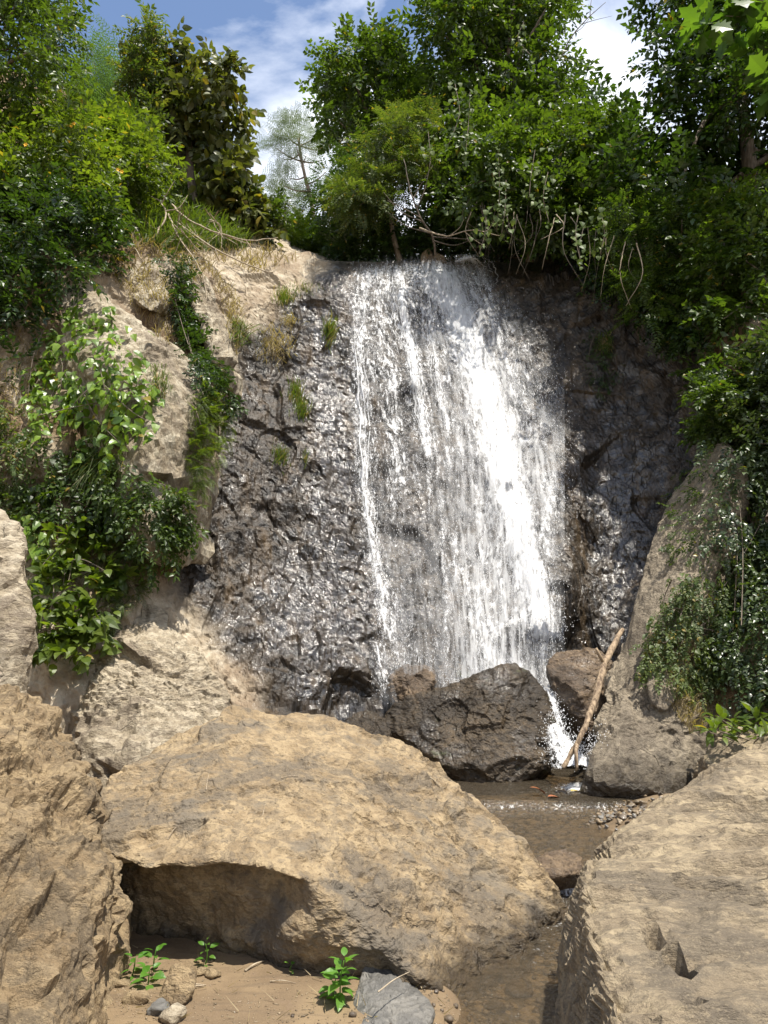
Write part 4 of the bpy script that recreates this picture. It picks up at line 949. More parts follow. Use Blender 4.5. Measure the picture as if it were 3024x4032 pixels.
def blades(name, roots, normals, length, width, mat, parent=None, lean=.5, droop=.6, kind='stuff'):
    """Grass blades: three-segment curved ribbons rising from roots."""
    n = len(roots); L_ = length * rng.uniform(.5, 1.25, n); up = normals * .6 + np.array([0, 0, .8]) + unit(n) * lean; up /= np.linalg.norm(up, axis=1)[:, None]
    side = np.cross(up, unit(n)); side /= np.linalg.norm(side, axis=1)[:, None] + 1e-9
    tt = [0, .4, .75, 1.0]; rows = []
    for k, t_ in enumerate(tt):
        c = roots + up * (L_ * t_)[:, None]; c[:, 2] -= droop * L_ * t_ ** 2.2
        w = width * (1 - t_ ** 1.6) * .5
        rows += [c - side * w, c + side * w] if k < 3 else [c]
    Vb = np.stack(rows, 1); b = 7 * np.arange(n)[:, None, None]
    f = np.array([[0, 1, 3], [0, 3, 2], [2, 3, 5], [2, 5, 4], [4, 5, 6]])
    o = mesh_np(name, Vb.reshape(-1, 3), (f[None] + b).reshape(-1, 3), LM[mat], attrs={'rnd': np.repeat(rng.uniform(0, 1, n), 7)}, smooth=False)
    if kind: o['kind'] = kind
    return child(o, parent) if parent else o

# ------------------------------------------------------------------ left bank trees
SHR = 'shrubs crowding the left bank'
tree('tree', 'dark leafy tree filling the upper left corner of the left bank', 'tree', P(-60, 250, 14.5), [(-70,-60),(52,-60),(60,20),(76,44),(66,68),(54,96),(30,104),(-70,120)], (12, 15), 17, 78, 1813, 'oval', 'mid', 0.34, .16)
tree('shrub', 'bright green shrub below the dark corner tree at the left edge', 'shrub', P(20, 255, 13.6), [(-70,100),(56,100),(92,124),(106,170),(95,205),(0,205),(-70,210)], (12, 14.4), 15, 68, 1656, 'oval', 'bright', 0.36, .08, SHR)
tree('shrub', 'light green shrub dotted with yellow flowers beside the big-leaved tree', 'shrub', P(140, 240, 15), [(92,134),(112,122),(130,132),(146,150),(158,160),(160,185),(148,205),(126,212),(98,205)], (13.6, 16), 13, 61, 1577, 'oval', 'bright', 0.36, .06, SHR)
tree('shrub', 'dark glossy shrub hanging over the bank at the left edge', 'shrub', P(10, 330, 12), [(-70,195),(90,190),(118,232),(95,262),(62,282),(46,318),(20,372),(-70,380)], (10.9, 12.6), 14, 71, 1972, 'oval', 'dark', 0.32, .08, SHR)
tree('shrub', 'low tangled shrub above the small blocky outcrop', 'shrub', P(130, 245, 13.8), [(86,205),(112,205),(122,215),(112,240),(100,256),(86,250)], (12.8, 13.8), 9, 27, 472, 'oval', 'mid', 0.31, .05, SHR)
# big-leaved tree on the crest: trunk, limbs, 300 leaves as parts and the rest as one foliage part
tk = empty('tree', P(196, 215, 17.6), 'big-leaved brownish green tree standing out against the sky on the left crest', 'tree')
tb = blobs_in([(130,148),(124,112),(134,82),(138,44),(150,40),(166,44),(182,40),(202,60),(226,56),(234,66),(228,84),(240,100),(238,112),(258,120),(242,130),(228,140),(200,146)], 16.5, 18.6, 13, 46, .6)
limbs(P(196, 215, 17.6), tb[:, :3], .12, BARK, tk, max_limbs=16)
pos, dr = crown_points(tb, 860, .55, .8, .2)
leaf_parts(tk, leaf_geo(1, .66, .14, .32, n=4), pos[:300], rot_to(dr[:300], rng.normal(0, .6, 300)), .27 * rng.uniform(.6, 1.25, 300), LM['teak'])
scatter('foliage', sprays('drop'), pos[300:], rot_to(dr[300:], rng.normal(0, .6, 560)), .40 * rng.uniform(.7, 1.2, 560), LM['teak'], tk)
tree('creeper', 'leafy creeper column climbing the left side of the big-leaved tree', 'creeper', P(140, 205, 17), [(132,60),(136,18),(146,10),(154,22),(152,60),(150,110),(146,150),(128,150)], (16.2, 17), 7, 34, 630, 'oval', 'olive', 0.34, .05)
tree('tree', 'wispy feathery tree behind the big-leaved tree, left of it', 'tree', P(110, 190, 22), [(88,62),(112,50),(132,70),(128,120),(112,130),(92,120)], (21, 24), 10, 23, 330, 'feather', 'feather', 0.89, .07)
tree('shrub', 'shrub with large hanging leaves on the crest under the big-leaved tree', 'shrub', P(232, 236, 18), [(202,148),(230,156),(246,178),(252,205),(264,232),(238,240),(218,205)], (17, 18.4), 7, 30, 409, 'drop', 'teak', 0.42, .06)
tree('sapling', 'thin sapling leaning over the pale rock shoulder', 'sapling', P(258, 246, 18), [(246,200),(262,196),(282,212),(278,232),(256,240)], (17.4, 18.2), 7, 17, 188, 'oval', 'mid', 0.34, .03)
# ------------------------------------------------------------------ beyond the lip
far = empty('tree', P(316, 238, 33), 'distant slender tree with open layered crown in the sky gap', 'tree')
tr = curve_pts([P(316, 250, 33), P(312, 205, 33), P(304, 172, 33), P(298, 138, 33)], 14)
Vt, Ft = tube_arrays([(tr, np.linspace(.13, .05, 14))], 8); child(mesh_np('trunk', Vt, Ft, BARK), far)
fb = np.array([[*P(u, v, 33 + rng.uniform(-1.5, 1.5)), r * 33 / FPX] for u, v, r in [(284,132,10),(300,130,11),(318,134,10),(276,148,10),(296,145,11),(330,150,9),(284,160,8),(322,160,9),(306,156,8),(290,178,8),(284,186,8),(314,190,8),(326,172,7),(302,200,6)]])
for b in fb:
    s = tr[int(np.clip(np.argmin(np.abs(tr[:, 2] - b[2])) - 1, 1, 12))]
    Vt, Ft = tube_arrays([(curve_pts([s, (s + b[:3]) / 2 - np.array([0, 0, .1]), b[:3]], 7), np.linspace(.045, .015, 7))], 5); child(mesh_np('limb', Vt, Ft, BARK), far)
pos, dr = crown_points(fb, 250, .1, .42, .2); scatter('crown', sprays('feather'), pos, rot_to(dr, rng.normal(0, .4, 250)), .8 * rng.uniform(.7, 1.2, 250), LM['distant'], far)
tree('tree', 'small distant tree left of the slender tree in the sky gap', 'tree', P(285, 240, 36), [(274,200),(284,194),(294,198),(296,206),(280,210)], (35.5, 36.5), 7, 13, 101, 'feather', 'distant', 0.94, .08)
tree('shrub', 'low green bush behind the waterfall lip under the distant trees', 'shrub', P(300, 262, 21), [(246,236),(270,232),(300,228),(318,224),(332,240),(332,262),(290,254),(262,246)], (20, 22.5), 7, 37, 709, 'oval', 'bright', 0.42, .05)
ban = empty('banana_plant', P(305, 240, 24), 'small plant with long blade leaves just under the slender tree', 'plant')
for k in range(7):
    a = np.array(P(306, 232, 24)); d = np.array([[rng.uniform(-1, 1), rng.uniform(-.5, .5), rng.uniform(.1, 1)]]); leaf_parts(ban, leaf_geo(1, .28, .2, .45, n=4), a[None], rot_to(d), np.array([rng.uniform(.6, .9)]), LM['cool'])
# ------------------------------------------------------------------ right bank trees
tree('tree', 'rounded green tree right of the sky gap above the fall', 'tree', P(385, 258, 20.5), [(327,98),(327,62),(347,48),(352,42),(368,38),(384,36),(398,48),(418,74),(438,96),(436,150),(408,168),(350,168),(341,142)], (18.8, 22), 11, 88, 1813, 'ovate', 'mid', 0.47, .18)
tree('shrub', 'dark drooping shrub hanging by the sky gap below the rounded tree', 'shrub', P(345, 262, 19), [(318,178),(340,165),(372,170),(380,215),(360,258),(326,255)], (17.6, 19.6), 9, 44, 867, 'pinnate', 'dark', 0.45, .08)
tree('tree', 'tallest tree whose crown leaves the top of the picture right of centre', 'tree', P(510, 262, 18.8), [(418,-70),(558,-70),(560,20),(566,62),(572,96),(560,128),(520,138),(470,128),(446,112),(442,64),(430,24)], (17, 20.4), 14, 112, 2524, 'oval', 'mid', 0.50, .22)
tree('shrub', 'yellowish feather-leaved shrub over the left part of the fall', 'shrub', P(400, 262, 17), [(334,208),(344,176),(372,140),(396,120),(430,116),(448,150),(440,192),(400,208),(356,228)], (15.6, 17.4), 10, 57, 1183, 'pinnate', 'olive', 0.40, .07)
tree('shrub', 'dense dark shrub overhanging the fall behind hanging heart-leaved vines', 'shrub', P(530, 262, 17), [(436,132),(480,122),(560,120),(600,114),(622,160),(640,214),(604,252),(545,240),(486,236),(444,214)], (14.8, 17.2), 13, 102, 2287, 'ovate', 'mid', 0.40, .10)
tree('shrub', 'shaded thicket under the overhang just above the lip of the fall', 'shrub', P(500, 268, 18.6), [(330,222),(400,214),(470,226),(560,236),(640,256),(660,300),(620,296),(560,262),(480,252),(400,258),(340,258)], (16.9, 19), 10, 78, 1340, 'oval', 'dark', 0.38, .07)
tree('tree', 'light feathery tree glimpsed between the two tall right bank trees', 'tree', P(605, 240, 22), [(588,124),(606,108),(626,124),(630,190),(600,205),(584,160)], (20.5, 23), 8, 30, 488, 'feather', 'bright', 0.71, .08)
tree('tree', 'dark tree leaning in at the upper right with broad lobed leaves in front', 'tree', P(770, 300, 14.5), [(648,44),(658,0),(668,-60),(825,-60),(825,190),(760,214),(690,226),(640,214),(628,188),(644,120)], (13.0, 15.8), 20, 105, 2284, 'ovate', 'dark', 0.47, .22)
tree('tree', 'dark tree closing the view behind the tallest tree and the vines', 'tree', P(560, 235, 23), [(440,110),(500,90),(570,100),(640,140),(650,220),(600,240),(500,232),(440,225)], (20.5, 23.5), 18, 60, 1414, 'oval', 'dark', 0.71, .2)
tree('shrub', 'feather-leaved mass hanging over the shaded wall', 'shrub', P(690, 330, 14.2), [(606,212),(700,206),(720,250),(716,350),(690,340),(652,322),(640,300),(618,268)], (13.3, 14.8), 15, 80, 1196, 'pinnate', 'mid', 0.38, .10)
tree('shrub', 'broad leaved mass filling the right edge beside the shaded wall', 'shrub', P(790, 400, 12.8), [(690,215),(825,180),(825,420),(750,420),(716,404),(706,366),(700,300)], (12.0, 13.4), 16, 90, 1577, 'ovate', 'mid', 0.36, .10)
tree('shrub', 'dark green shrub under the broad leaved mass at the right edge', 'shrub', P(770, 520, 10), [(748,395),(780,330),(825,320),(825,540),(790,520),(760,470),(752,430)], (10.3, 11.6), 14, 57, 1340, 'oval', 'cool', 0.31, .07)
tree('shrub', 'leafy shrub spilling over the pointed top of the dry rock rib', 'shrub', P(740, 440, 11.2), [(700,372),(740,350),(770,370),(770,450),(738,470),(716,440),(702,410)], (11.0, 11.9), 11, 26, 800, 'ovate', 'mid', .26, .05)
# lobed leaves as parts of a branch close to the camera
lb = empty('leafy_branch', P(830, 60, 12), 'branch of broad lobed leaves hanging in from the upper right edge', 'branch')
bl = blobs_in([(690,10),(740,-10),(820,-10),(820,110),(768,100),(740,70),(700,40)], 11.4, 12.4, 16, 22, .5)
for q in range(14):
    s = np.array(P(850, 40, 12)); e = bl[q % len(bl), :3]
    Vt, Ft = tube_arrays([(curve_pts([s, (s + e) / 2 + np.array([0, 0, .15]), e], 8), np.linspace(.022, .006, 8))], 6); child(mesh_np('twig', Vt, Ft, BARK), lb)
pos, dr = crown_points(bl, 210, .35, .8, .2); leaf_parts(lb, lobed_geo(), pos, rot_to(dr, rng.normal(0, .5, 210)), .40 * rng.uniform(.6, 1.25, 210), LM['lobed'])
# pale heart-leaved vines hanging in strings
k0 = 0
for (u, v, ln, Y, lab) in [(378,160,0,15.2,None),(455,84,60,14.6,'string of pale heart leaves hanging highest in the dense dark shrub'),(470,92,70,14.5,'long string of pale heart leaves below the tall tree'),(498,150,80,14.4,'longest string of pale heart leaves hanging over the dark thicket'),(506,180,56,14.3,'second string of heart leaves close to the longest one'),(535,150,48,14.3,'string of heart leaves in the middle of the dense shrub'),(548,172,50,14.2,'string of heart leaves right of the middle string'),(428,130,30,14.9,'short string of pale heart leaves over the yellowish shrub'),(486,210,44,14.2,'lowest string of heart leaves near the bare dry branch'),(580,205,60,13.2,'string of pale leaves near the shaded right wall'),(600,210,44,13.0,'bright leaf string at the left end of the broad leaved mass'),(524,22,34,16.6,'sunlit pale leaf string high in the tallest tree')]:
    if not lab: continue
    vine = empty('hanging_vine', P(u, v, Y), lab, 'vine', 'heart-leaved vines hanging on the right bank')
    st = curve_pts([P(u, v, Y), P(u + rng.uniform(-6, 6), v + ln * .5, Y - .1), P(u + rng.uniform(-8, 8), v + ln, Y - .12)], 14)
    Vt, Ft = tube_arrays([(st, .007)], 5); child(mesh_np('stem', Vt, Ft, BARK), vine)
    m_ = int(ln * .62); idx = rng.integers(0, 14, m_); p_ = st[idx] + rng.normal(0, .08, (m_, 3)); d_ = unit(m_) * .6 + np.array([0, -.35, -.8])
    leaf_parts(vine, leaf_geo(1, .82, .12, .2, heart=True, n=3), p_, rot_to(d_, rng.normal(0, .5, m_), up=(0, -.7, .7)), .105 * rng.uniform(.6, 1.25, m_), LM['pale'])
# ------------------------------------------------------------------ plants on the banks
VG = leaf_geo(1, .62, .16, .22, heart=True, n=3)
ivy('climbing_vine', 'yellow-green vine with large pointed leaves draped over the slanting outcrop', 'vine', [(72,312),(96,308),(122,322),(136,340),(142,372),(152,400),(154,440),(128,460),(92,452),(60,436),(30,432),(44,398),(62,372),(66,340)], 70, 'drop', 'vine', .26, (.05, .30), 300, VG, .135, hang=.9, stems=14)
ivy('climbing_vine', 'thin strand of large leaves on bare soil left of the main vine', 'vine', [(48,318),(56,312),(60,350),(46,380),(40,410),(26,420),(32,380),(48,350)], 12, 'drop', 'vine', .22, (.03, .18), 46, VG, .12, stems=4)
ivy('shrub', 'dark glossy shrub filling the cleft between the two outcrops', 'shrub', [(163,264),(180,268),(190,295),(198,330),(205,362),(218,396),(216,412),(202,405),(190,385),(182,362),(170,322)], 480, 'oval', 'dark', .24, (.05, .34), hang=.3, stems=6)
ivy('fern_patch', 'light green ferns and small plants at the left edge of the wet wall', 'ferns', [(188,396),(210,398),(222,412),(214,440),(204,462),(196,492),(186,486),(190,440)], 420, 'frond', 'bright', .22, (.03, .3), hang=.3, stems=3)
ivy('shrub', 'small leafed bush at the lower edge of the slanting outcrop', 'shrub', [(140,480),(160,486),(184,505),(186,520),(174,548),(152,560),(138,530)], 260, 'oval', 'mid', .24, (.04, .35), hang=.4, stems=4)
ivy('creeper', 'mixed creeper below the big-leaved vine', 'creeper', [(28,432),(62,440),(96,456),(140,470),(146,520),(120,540),(84,520),(50,530),(24,500)], 260, 'ovate', 'mid', .26, (.04, .32), 90, VG, .11, hang=.7, stems=10)
ivy('creeper', 'sparse dusty creeper on the soil bank at the far left', 'creeper', [(-60,400),(20,410),(30,450),(24,500),(-10,520),(-60,520)], 420, 'oval', 'olive', .22, (.02, .25), hang=.4, stems=6)
ivy('hanging_plant', 'yellowish leaf cluster hanging over the dark hollow at the left', 'plant', [(28,520),(46,520),(58,545),(56,570),(44,580),(30,560)], 16, 'drop', 'vine', .24, (.05, .3), 80, VG, .12, hang=1.1, stems=6)
lp = ivy('leafy_plant', 'tall plant with broad light green leaves growing by the pale layered slab', 'plant', [(62,540),(84,528),(104,545),(108,590),(104,630),(88,672),(66,676),(44,660),(24,640),(30,606),(52,580)], 90, 'rosette', 'bright', .26, (.10, .55), 240, leaf_geo(1, .56, .15, .3, n=3), .165, hang=.25, stems=14)
ivy('creeper', 'tangle of dry and green stems beside the broad-leaved plant', 'creeper', [(104,540),(140,545),(146,585),(128,610),(108,640),(104,600)], 260, 'frond', 'olive', .22, (.03, .25), hang=.5, stems=8)
# right bank
ivy('ivy', 'dark green ivy curtain on the right edge of the gorge', 'ivy', [(712,400),(770,390),(840,390),(840,690),(752,700),(722,660),(712,600),(712,540),(716,480)], 2100, 'ovate', 'cool', .21, (.03, .35), 300, VG, .085, hang=.7, stems=16)
ivy('ivy', 'sunlit yellow-green ivy hanging over dry stems beside the stick', 'ivy', [(670,600),(684,580),(712,570),(722,620),(718,690),(690,700),(668,690),(644,672),(650,640),(660,620)], 520, 'ovate', 'olive', .15, (.02, .22), 220, VG, .075, hang=.9, stems=12)
ivy('creeper', 'small green tufts scattered on the dry rock rib', 'creeper', [(676,470),(704,450),(716,500),(700,560),(672,560),(664,530)], 110, 'oval', 'mid', .14, (.01, .08), hang=.4, stems=2)
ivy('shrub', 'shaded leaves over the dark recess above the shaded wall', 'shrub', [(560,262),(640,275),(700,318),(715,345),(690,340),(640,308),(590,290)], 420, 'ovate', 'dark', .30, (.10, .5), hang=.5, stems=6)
ivy('moss_patch', 'thin green moss and weeds on the shaded wall right of the fall', 'moss', [(585,330),(612,326),(620,380),(600,400),(586,380)], 160, 'oval', 'dark', .12, (.0, .05), hang=.6, stems=1)
br = empty('leafy_plant', P(735, 728, 8.9), 'plant with bright pointed leaves behind the flat-topped boulder', 'plant')
pl = blobs_in([(700,722),(726,712),(768,706),(800,712),(800,736),(740,740),(704,738)], 8.4, 9.2, 9, 22, .5); pos, dr = crown_points(pl, 150, .1, .8, .1)
leaf_parts(br, leaf_geo(1, .40, .2, .3, n=3), pos, rot_to(dr + np.array([0, -.2, .1]), rng.normal(0, .4, 150)), .17 * rng.uniform(.6, 1.2, 150), LM['bright'])
for k in range(10):
    Vt, Ft = tube_arrays([(curve_pts([P(745 + 3 * k, 745, 8.9), pl[k % len(pl), :3]], 6), .007)], 5); child(mesh_np('stem', Vt, Ft, BARK), br)
# undergrowth on the hill tops, too far and too dense to count
hill_i = np.nonzero((V_.ravel() < 262) & (V2[:, 1] < 40) & (V2[:, 1] > 11) & (soil > .5) & (np.abs(V2[:, 0]) < 22) & ((V2[:, 0] > -1.5) | (V2[:, 1] > 21)))[0]
k = rng.choice(hill_i, 1600); d = unit(1600) * .8 + np.array([0, -.2, .8])
ug = scatter('undergrowth', sprays('oval'), V2[k] + np.array([0, 0, .1]) + rng.normal(0, .15, (1600, 3)), rot_to(d, rng.normal(0, .5, 1600)), .52 * rng.uniform(.7, 1.4, 1600), LM['mid'], None)
# grass: the dry and green slope on the left crest, tussocks on the wall
def tussock(u, v, n, ln, w, mat, label, spread=(6, 6), lean=.35, droop=.5):
    p, nn = [], []
    while len(p) < n:
        h = surf(u + rng.normal(0, spread[0]), v + rng.normal(0, spread[1]))
        if h: p.append(h[0][:]); nn.append(h[1][:] if h[1].dot(ray_dir(u, v)) < 0 else (-h[1])[:])
    p, nn = np.array(p), np.array(nn); t = empty('grass_tussock', p.mean(0), label, 'grass tussock', 'grass tussocks on the rocks')
    nd = int(n * .25); blades('blade_tuft', p[nd:], nn[nd:], ln, w, mat, t, lean, droop); blades('dry_blade_tuft', p[:nd], nn[:nd], ln * .9, w, 'dry', t, lean, droop); return t
tussock(284, 300, 260, .34, .012, 'grass', 'green grass tussock on the pale shoulder rock', (5, 4))
tussock(305, 290, 130, .20, .010, 'grass', 'low moss-like grass on top of the shoulder near the lip', (10, 3))
tussock(329, 335, 220, .40, .012, 'grass', 'upright bright tussock nearest the left edge of the waterfall', (3, 7), .2)
tussock(295, 393, 190, .34, .012, 'grass', 'green tussock halfway up the wet wall', (4, 6), .3)
tussock(302, 410, 190, .32, .012, 'grass', 'tussock just below the one halfway up the wet wall', (4, 6), .3)
tussock(280, 458, 170, .28, .011, 'grass', 'lowest round tussock on the wet wall', (4, 5), .35)
tussock(305, 460, 50, .24, .010, 'grass', 'tiny tuft right of the lowest round tussock', (2, 4), .25)
tussock(274, 345, 280, .50, .012, 'dry', 'straw-coloured dead grass hanging where the shoulder meets the wet wall', (9, 10), .5, 1.0)
tussock(290, 322, 90, .34, .011, 'dry', 'small dry tuft under the green shoulder tussock', (4, 4), .4, .8)
tussock(238, 335, 160, .60, .016, 'grass', 'dark long-bladed grass drooping beside the narrow spur', (4, 5), .5, 1.0)
tussock(104, 475, 300, .75, .016, 'grass', 'big drooping grass clump under the big-leaved vine', (9, 9), .5, 1.1)
tussock(112, 440, 130, .55, .014, 'grass', 'slim grass clump among the lower vine leaves', (6, 6), .5, .9)
tussock(160, 385, 120, .45, .013, 'grass', 'grass tuft growing on the face of the slanting outcrop', (4, 8), .4, 1.1)
tussock(606, 345, 150, .40, .022, 'grass', 'broad-bladed tuft in the dark recess right of the fall', (4, 5), .5, 1.0)
def slope_grass(poly, n, ln, w, mat, name):
    p, nn = surf_samples(poly, n); return tag(blades(name, p, nn * .2 + np.array([0, 0, .4]), ln, w, mat, None, .55, .6), ('dry straw coloured ' if mat == 'dry' else 'tall green ') + 'grass growing on the bank')
slope_grass([(150,150),(205,165),(250,232),(246,250),(170,254),(140,244)], 5600, .9, .024, 'grass', 'slope_grass')
slope_grass([(120,246),(180,236),(250,240),(300,262),(255,275),(215,262),(200,290),(160,262)], 800, .5, .018, 'dry', 'dry_slope_grass')
slope_grass([(96,262),(140,250),(176,300),(185,340),(170,350),(140,320),(120,290)], 700, .34, .014, 'dry', 'dry_slope_grass')
slope_grass([(205,262),(240,300),(244,340),(235,360),(222,310)], 380, .40, .014, 'dry', 'dry_slope_grass')
slope_grass([(650,640),(700,640),(720,690),(716,730),(690,735),(664,700)], 1500, .32, .010, 'dry', 'dry_root_mat')
slope_grass([(-40,330),(40,330),(40,420),(10,420),(-40,420)], 900, .26, .012, 'dry', 'dry_slope_grass')
slope_grass([(20,520),(70,525),(110,540),(110,570),(40,560)], 700, .5, .012, 'dry', 'dry_root_mat')
# ------------------------------------------------------------------ bare branches, roots, the leaning stick
def bare(name, label, cat, ctrl, r, subs=(), mat=None, group=None, sides=6):
    t = empty(name, ctrl[0], label, cat, group); pts = curve_pts(ctrl, 22); L_ = np.linspace(r, r * .3, 22)
    Vt, Ft = tube_arrays([(pts + rng.normal(0, r * .25, pts.shape), L_)], sides); child(mesh_np('stem', Vt, Ft, mat or PALEBARK), t)
    for (a, du, dv, dY) in subs:
        s = pts[int(a * 21)]; u0, v0 = to_px(s[None]); e = np.array(P(u0[0] + du, v0[0] + dv, s[1] + dY)); md = (s + e) / 2 + unit(1)[0] * .08 + np.array([0, 0, -.04])
        Vt, Ft = tube_arrays([(curve_pts([s, md, e], 9), np.linspace(r * .55, r * .15, 9))], 5); child(mesh_np('twig', Vt, Ft, mat or PALEBARK), t)
    return t
TW = 'bare dry branches tangled on the left crest'
bare('dry_branch', 'longest dry branch arching from the left crest towards the lip', 'branch', [P(172,205,15.2), P(186,218,14.9), P(215,232,14.9), P(250,240,15.0), P(278,238,15.2)], 0.025, [(.3, 20, 26, 0), (.5, 26, 14, 0), (.6, 40, 12, .2), (.75, 10, 18, 0)], None, TW)
bare('dry_branch', 'dry branch reaching out over the pale shoulder with a curled end', 'branch', [P(176,222,14.6), P(210,246,14.6), P(246,264,14.7), P(272,272,14.8), P(280,262,14.9)], 0.020, [(.3, 16, 18, 0), (.5, 14, -10, 0)], None, TW)
bare('dry_branch', 'steep dry branch hanging across the narrow spur', 'branch', [P(168,214,14.2), P(178,236,13.9), P(196,262,13.6), P(206,290,13.5), P(204,320,13.4)], 0.020, [(.3, -16, 20, 0), (.6, 16, 12, 0)], None, TW)
bare('dry_branch', 'crooked dry branch standing up against the shrubs', 'branch', [P(150,268,13.6), P(154,240,13.8), P(166,216,14.0), P(160,202,14.2), P(150,196,14.3)], 0.027, [(.4, -18, -8, 0), (.6, 22, -16, 0), (.75, 14, -24, 0)], None, TW)
bare('dry_branch', 'thick dead stem slanting left through the dry grass', 'branch', [P(160,232,14.0), P(140,246,13.6), P(116,258,13.2), P(96,280,12.8)], 0.022, [(.3, -10, -18, 0), (.5, -6, 22, 0)], None, TW)
bare('dry_branch', 'short forked branch above the small blocky outcrop', 'branch', [P(146,272,13.2), P(136,250,13.2), P(120,238,13.4), P(108,228,13.5)], 0.018, [(.4, -4, -20, 0), (.6, 12, -14, 0)], None, TW)
for k in range(24):
    u0, v0 = rng.uniform(118, 225), rng.uniform(205, 245)
    bare('dry_branch', 'thin pale twig tangled among the dry grass of the left crest', 'branch', [P(u0, v0, 13.7), P(u0 + rng.uniform(-12, 22), v0 + rng.uniform(6, 22), 14.1), P(u0 + rng.uniform(-24, 40), v0 + rng.uniform(22, 52), 13.8)], 0.011, [(.5, rng.uniform(-16, 16), rng.uniform(-4, 20), 0)], None, 'thin twigs tangled on the left crest')
bare('dry_branch', 'dead leafless shrub branch spreading over the top of the fall', 'branch', [P(436,256,15.4), P(432,236,15.2), P(420,216,15.0), P(410,190,15.0), P(404,160,15.1)], .028, [(.2, 40, -2, -.2), (.25, 60, 4, -.2), (.3, -44, -22, .2), (.45, -40, -30, .2), (.5, -34, -18, 0), (.6, 14, -50, 0), (.7, 20, -34, 0)], ROOT)
bare('dry_branch', 'pale bare branch running right above the lip', 'branch', [P(420,228,14.9), P(446,236,14.8), P(472,230,14.7), P(500,236,14.6)], .018, [(.4, 14, -16, 0), (.6, 22, 16, 0), (.8, 16, -12, 0)], None)
for k in range(34):
    u0 = rng.uniform(466, 640); v0 = np.interp(u0, [466, 560, 640], [206, 216, 246]) + rng.uniform(-8, 8); Y0 = np.interp(u0, [466, 560, 640], [15.4, 14.4, 13.0]) + rng.uniform(-.4, .4); ln = rng.uniform(24, 72)
    bare('hanging_root', 'thin bare root hanging in the dark under the right bank overhang', 'root', [P(u0, v0, Y0), P(u0 + rng.uniform(-10, 10), v0 + ln * .5, Y0 - .1), P(u0 + rng.uniform(-20, 20), v0 + ln, Y0)], rng.uniform(.006, .013), [], ROOT if rng.uniform() < .6 else PALEBARK, 'roots hanging under the right bank overhang', 5)
bare('dry_branch', 'bare twigs sticking into the sky above the tallest tree', 'branch', [P(560, 60, 17.5), P(572, 36, 17.4), P(590, 16, 17.3), P(606, 2, 17.2)], .020, [(.4, 20, -22, 0), (.55, 30, -8, 0), (.7, 4, -26, 0)], BARK)
stick = empty('dead_branch', P(568, 764, 9.45), 'peeled dead branch leaning against the brown buttress with its fork in the pool', 'branch')
STM = bark_mat('peeled_wood', (.10, .066, .04), (.37, .275, .175))
ctrl = [P(563,768,9.35), P(572,752,9.4), P(582,734,9.45), P(589,716,9.6), P(597,692,9.8), P(603,668,10.0), P(612,648,10.2), P(622,629,10.4)]
pts = curve_pts(ctrl, 40); pts = pts + .02 * np.stack([perlin(pts * 5, 6), perlin(pts * 5, 7), perlin(pts * 5, 8)], 1); rr = np.interp(np.linspace(0, 1, 40), [0, .3, .6, .9, 1], [.026, .034, .043, .045, .024]) * (1 + .25 * perlin(pts * 9, 5))
Vt, Ft = tube_arrays([(pts, rr)], 10); child(mesh_np('shaft', Vt, Ft, STM), stick)
s0 = pts[8]; Vt, Ft = tube_arrays([(curve_pts([s0, np.array(P(576,752,9.3)), np.array(P(577,770,9.25))], 10), np.linspace(.030, .018, 10))], 8); child(mesh_np('fork', Vt, Ft, STM), stick)
Vt, Ft = tube_arrays([(curve_pts([pts[29], P(600, 656, 10.0), P(596, 648, 10.0)], 6), np.linspace(.026, .016, 6))], 7); child(mesh_np('stub', Vt, Ft, STM), stick)
Vt, Ft = tube_arrays([(curve_pts([pts[15], P(591, 722, 9.5)], 4), np.linspace(.014, .008, 4))], 6); child(mesh_np('stub', Vt, Ft, STM), stick)
# ------------------------------------------------------------------ stones on the sand and the pebble bank
def stone_pts(c, rx, ry, rz, n=14):
    d = unit(n) * rng.uniform(.8, 1.05, (n, 1)); return np.array(c) + d * np.array([rx, ry, rz])
def stone(name, c, rx, ry, rz, mat, label, group=None, sub=4, amp=.02, fs=4, n=16):
    return rock(name, stone_pts(c, rx, ry, rz, n), mat, label, 'stone', group, sub=sub, soft=14, amp=amp, fscale=fs, seed=int(rng.integers(1, 9999)))
def sand_p(u, v):
    h = BED_BVH.ray_cast(CAM_P, ray_dir(u, v)); return h[0]
p = sand_p(178, 1004)
rock('stone', [P(158,1004,5.12), P(164,984,5.18), P(175,963,5.25), P(191,959,5.27), P(197,975,5.24), P(191,996,5.12), P(176,1010,5.05), P(160,1000,5.4), P(190,972,5.5), P(172,972,5.48), (p.x, p.y + .1, p.z - .1)], TAN2, 'tan egg-shaped stone standing on the sand before the hollow', 'stone', sub=6, soft=16, amp=.012, fscale=4, seed=401)
rock('stone', [P(356,1030,4.9), P(352,1000,5.2), P(366,962,5.55), P(384,960,5.6), P(408,978,5.4), P(432,1004,5.1), P(434,1016,4.95), P(425,1034,4.75), P(380,1045,4.7), (-.1, 5.6, -.1), (.3, 5.4, -.1), (.0, 4.6, -.2)], DARK, 'dark grey slab of stone at the bottom edge beside the seedling', 'stone', sub=6, soft=22, amp=.016, fscale=3, seed=411)
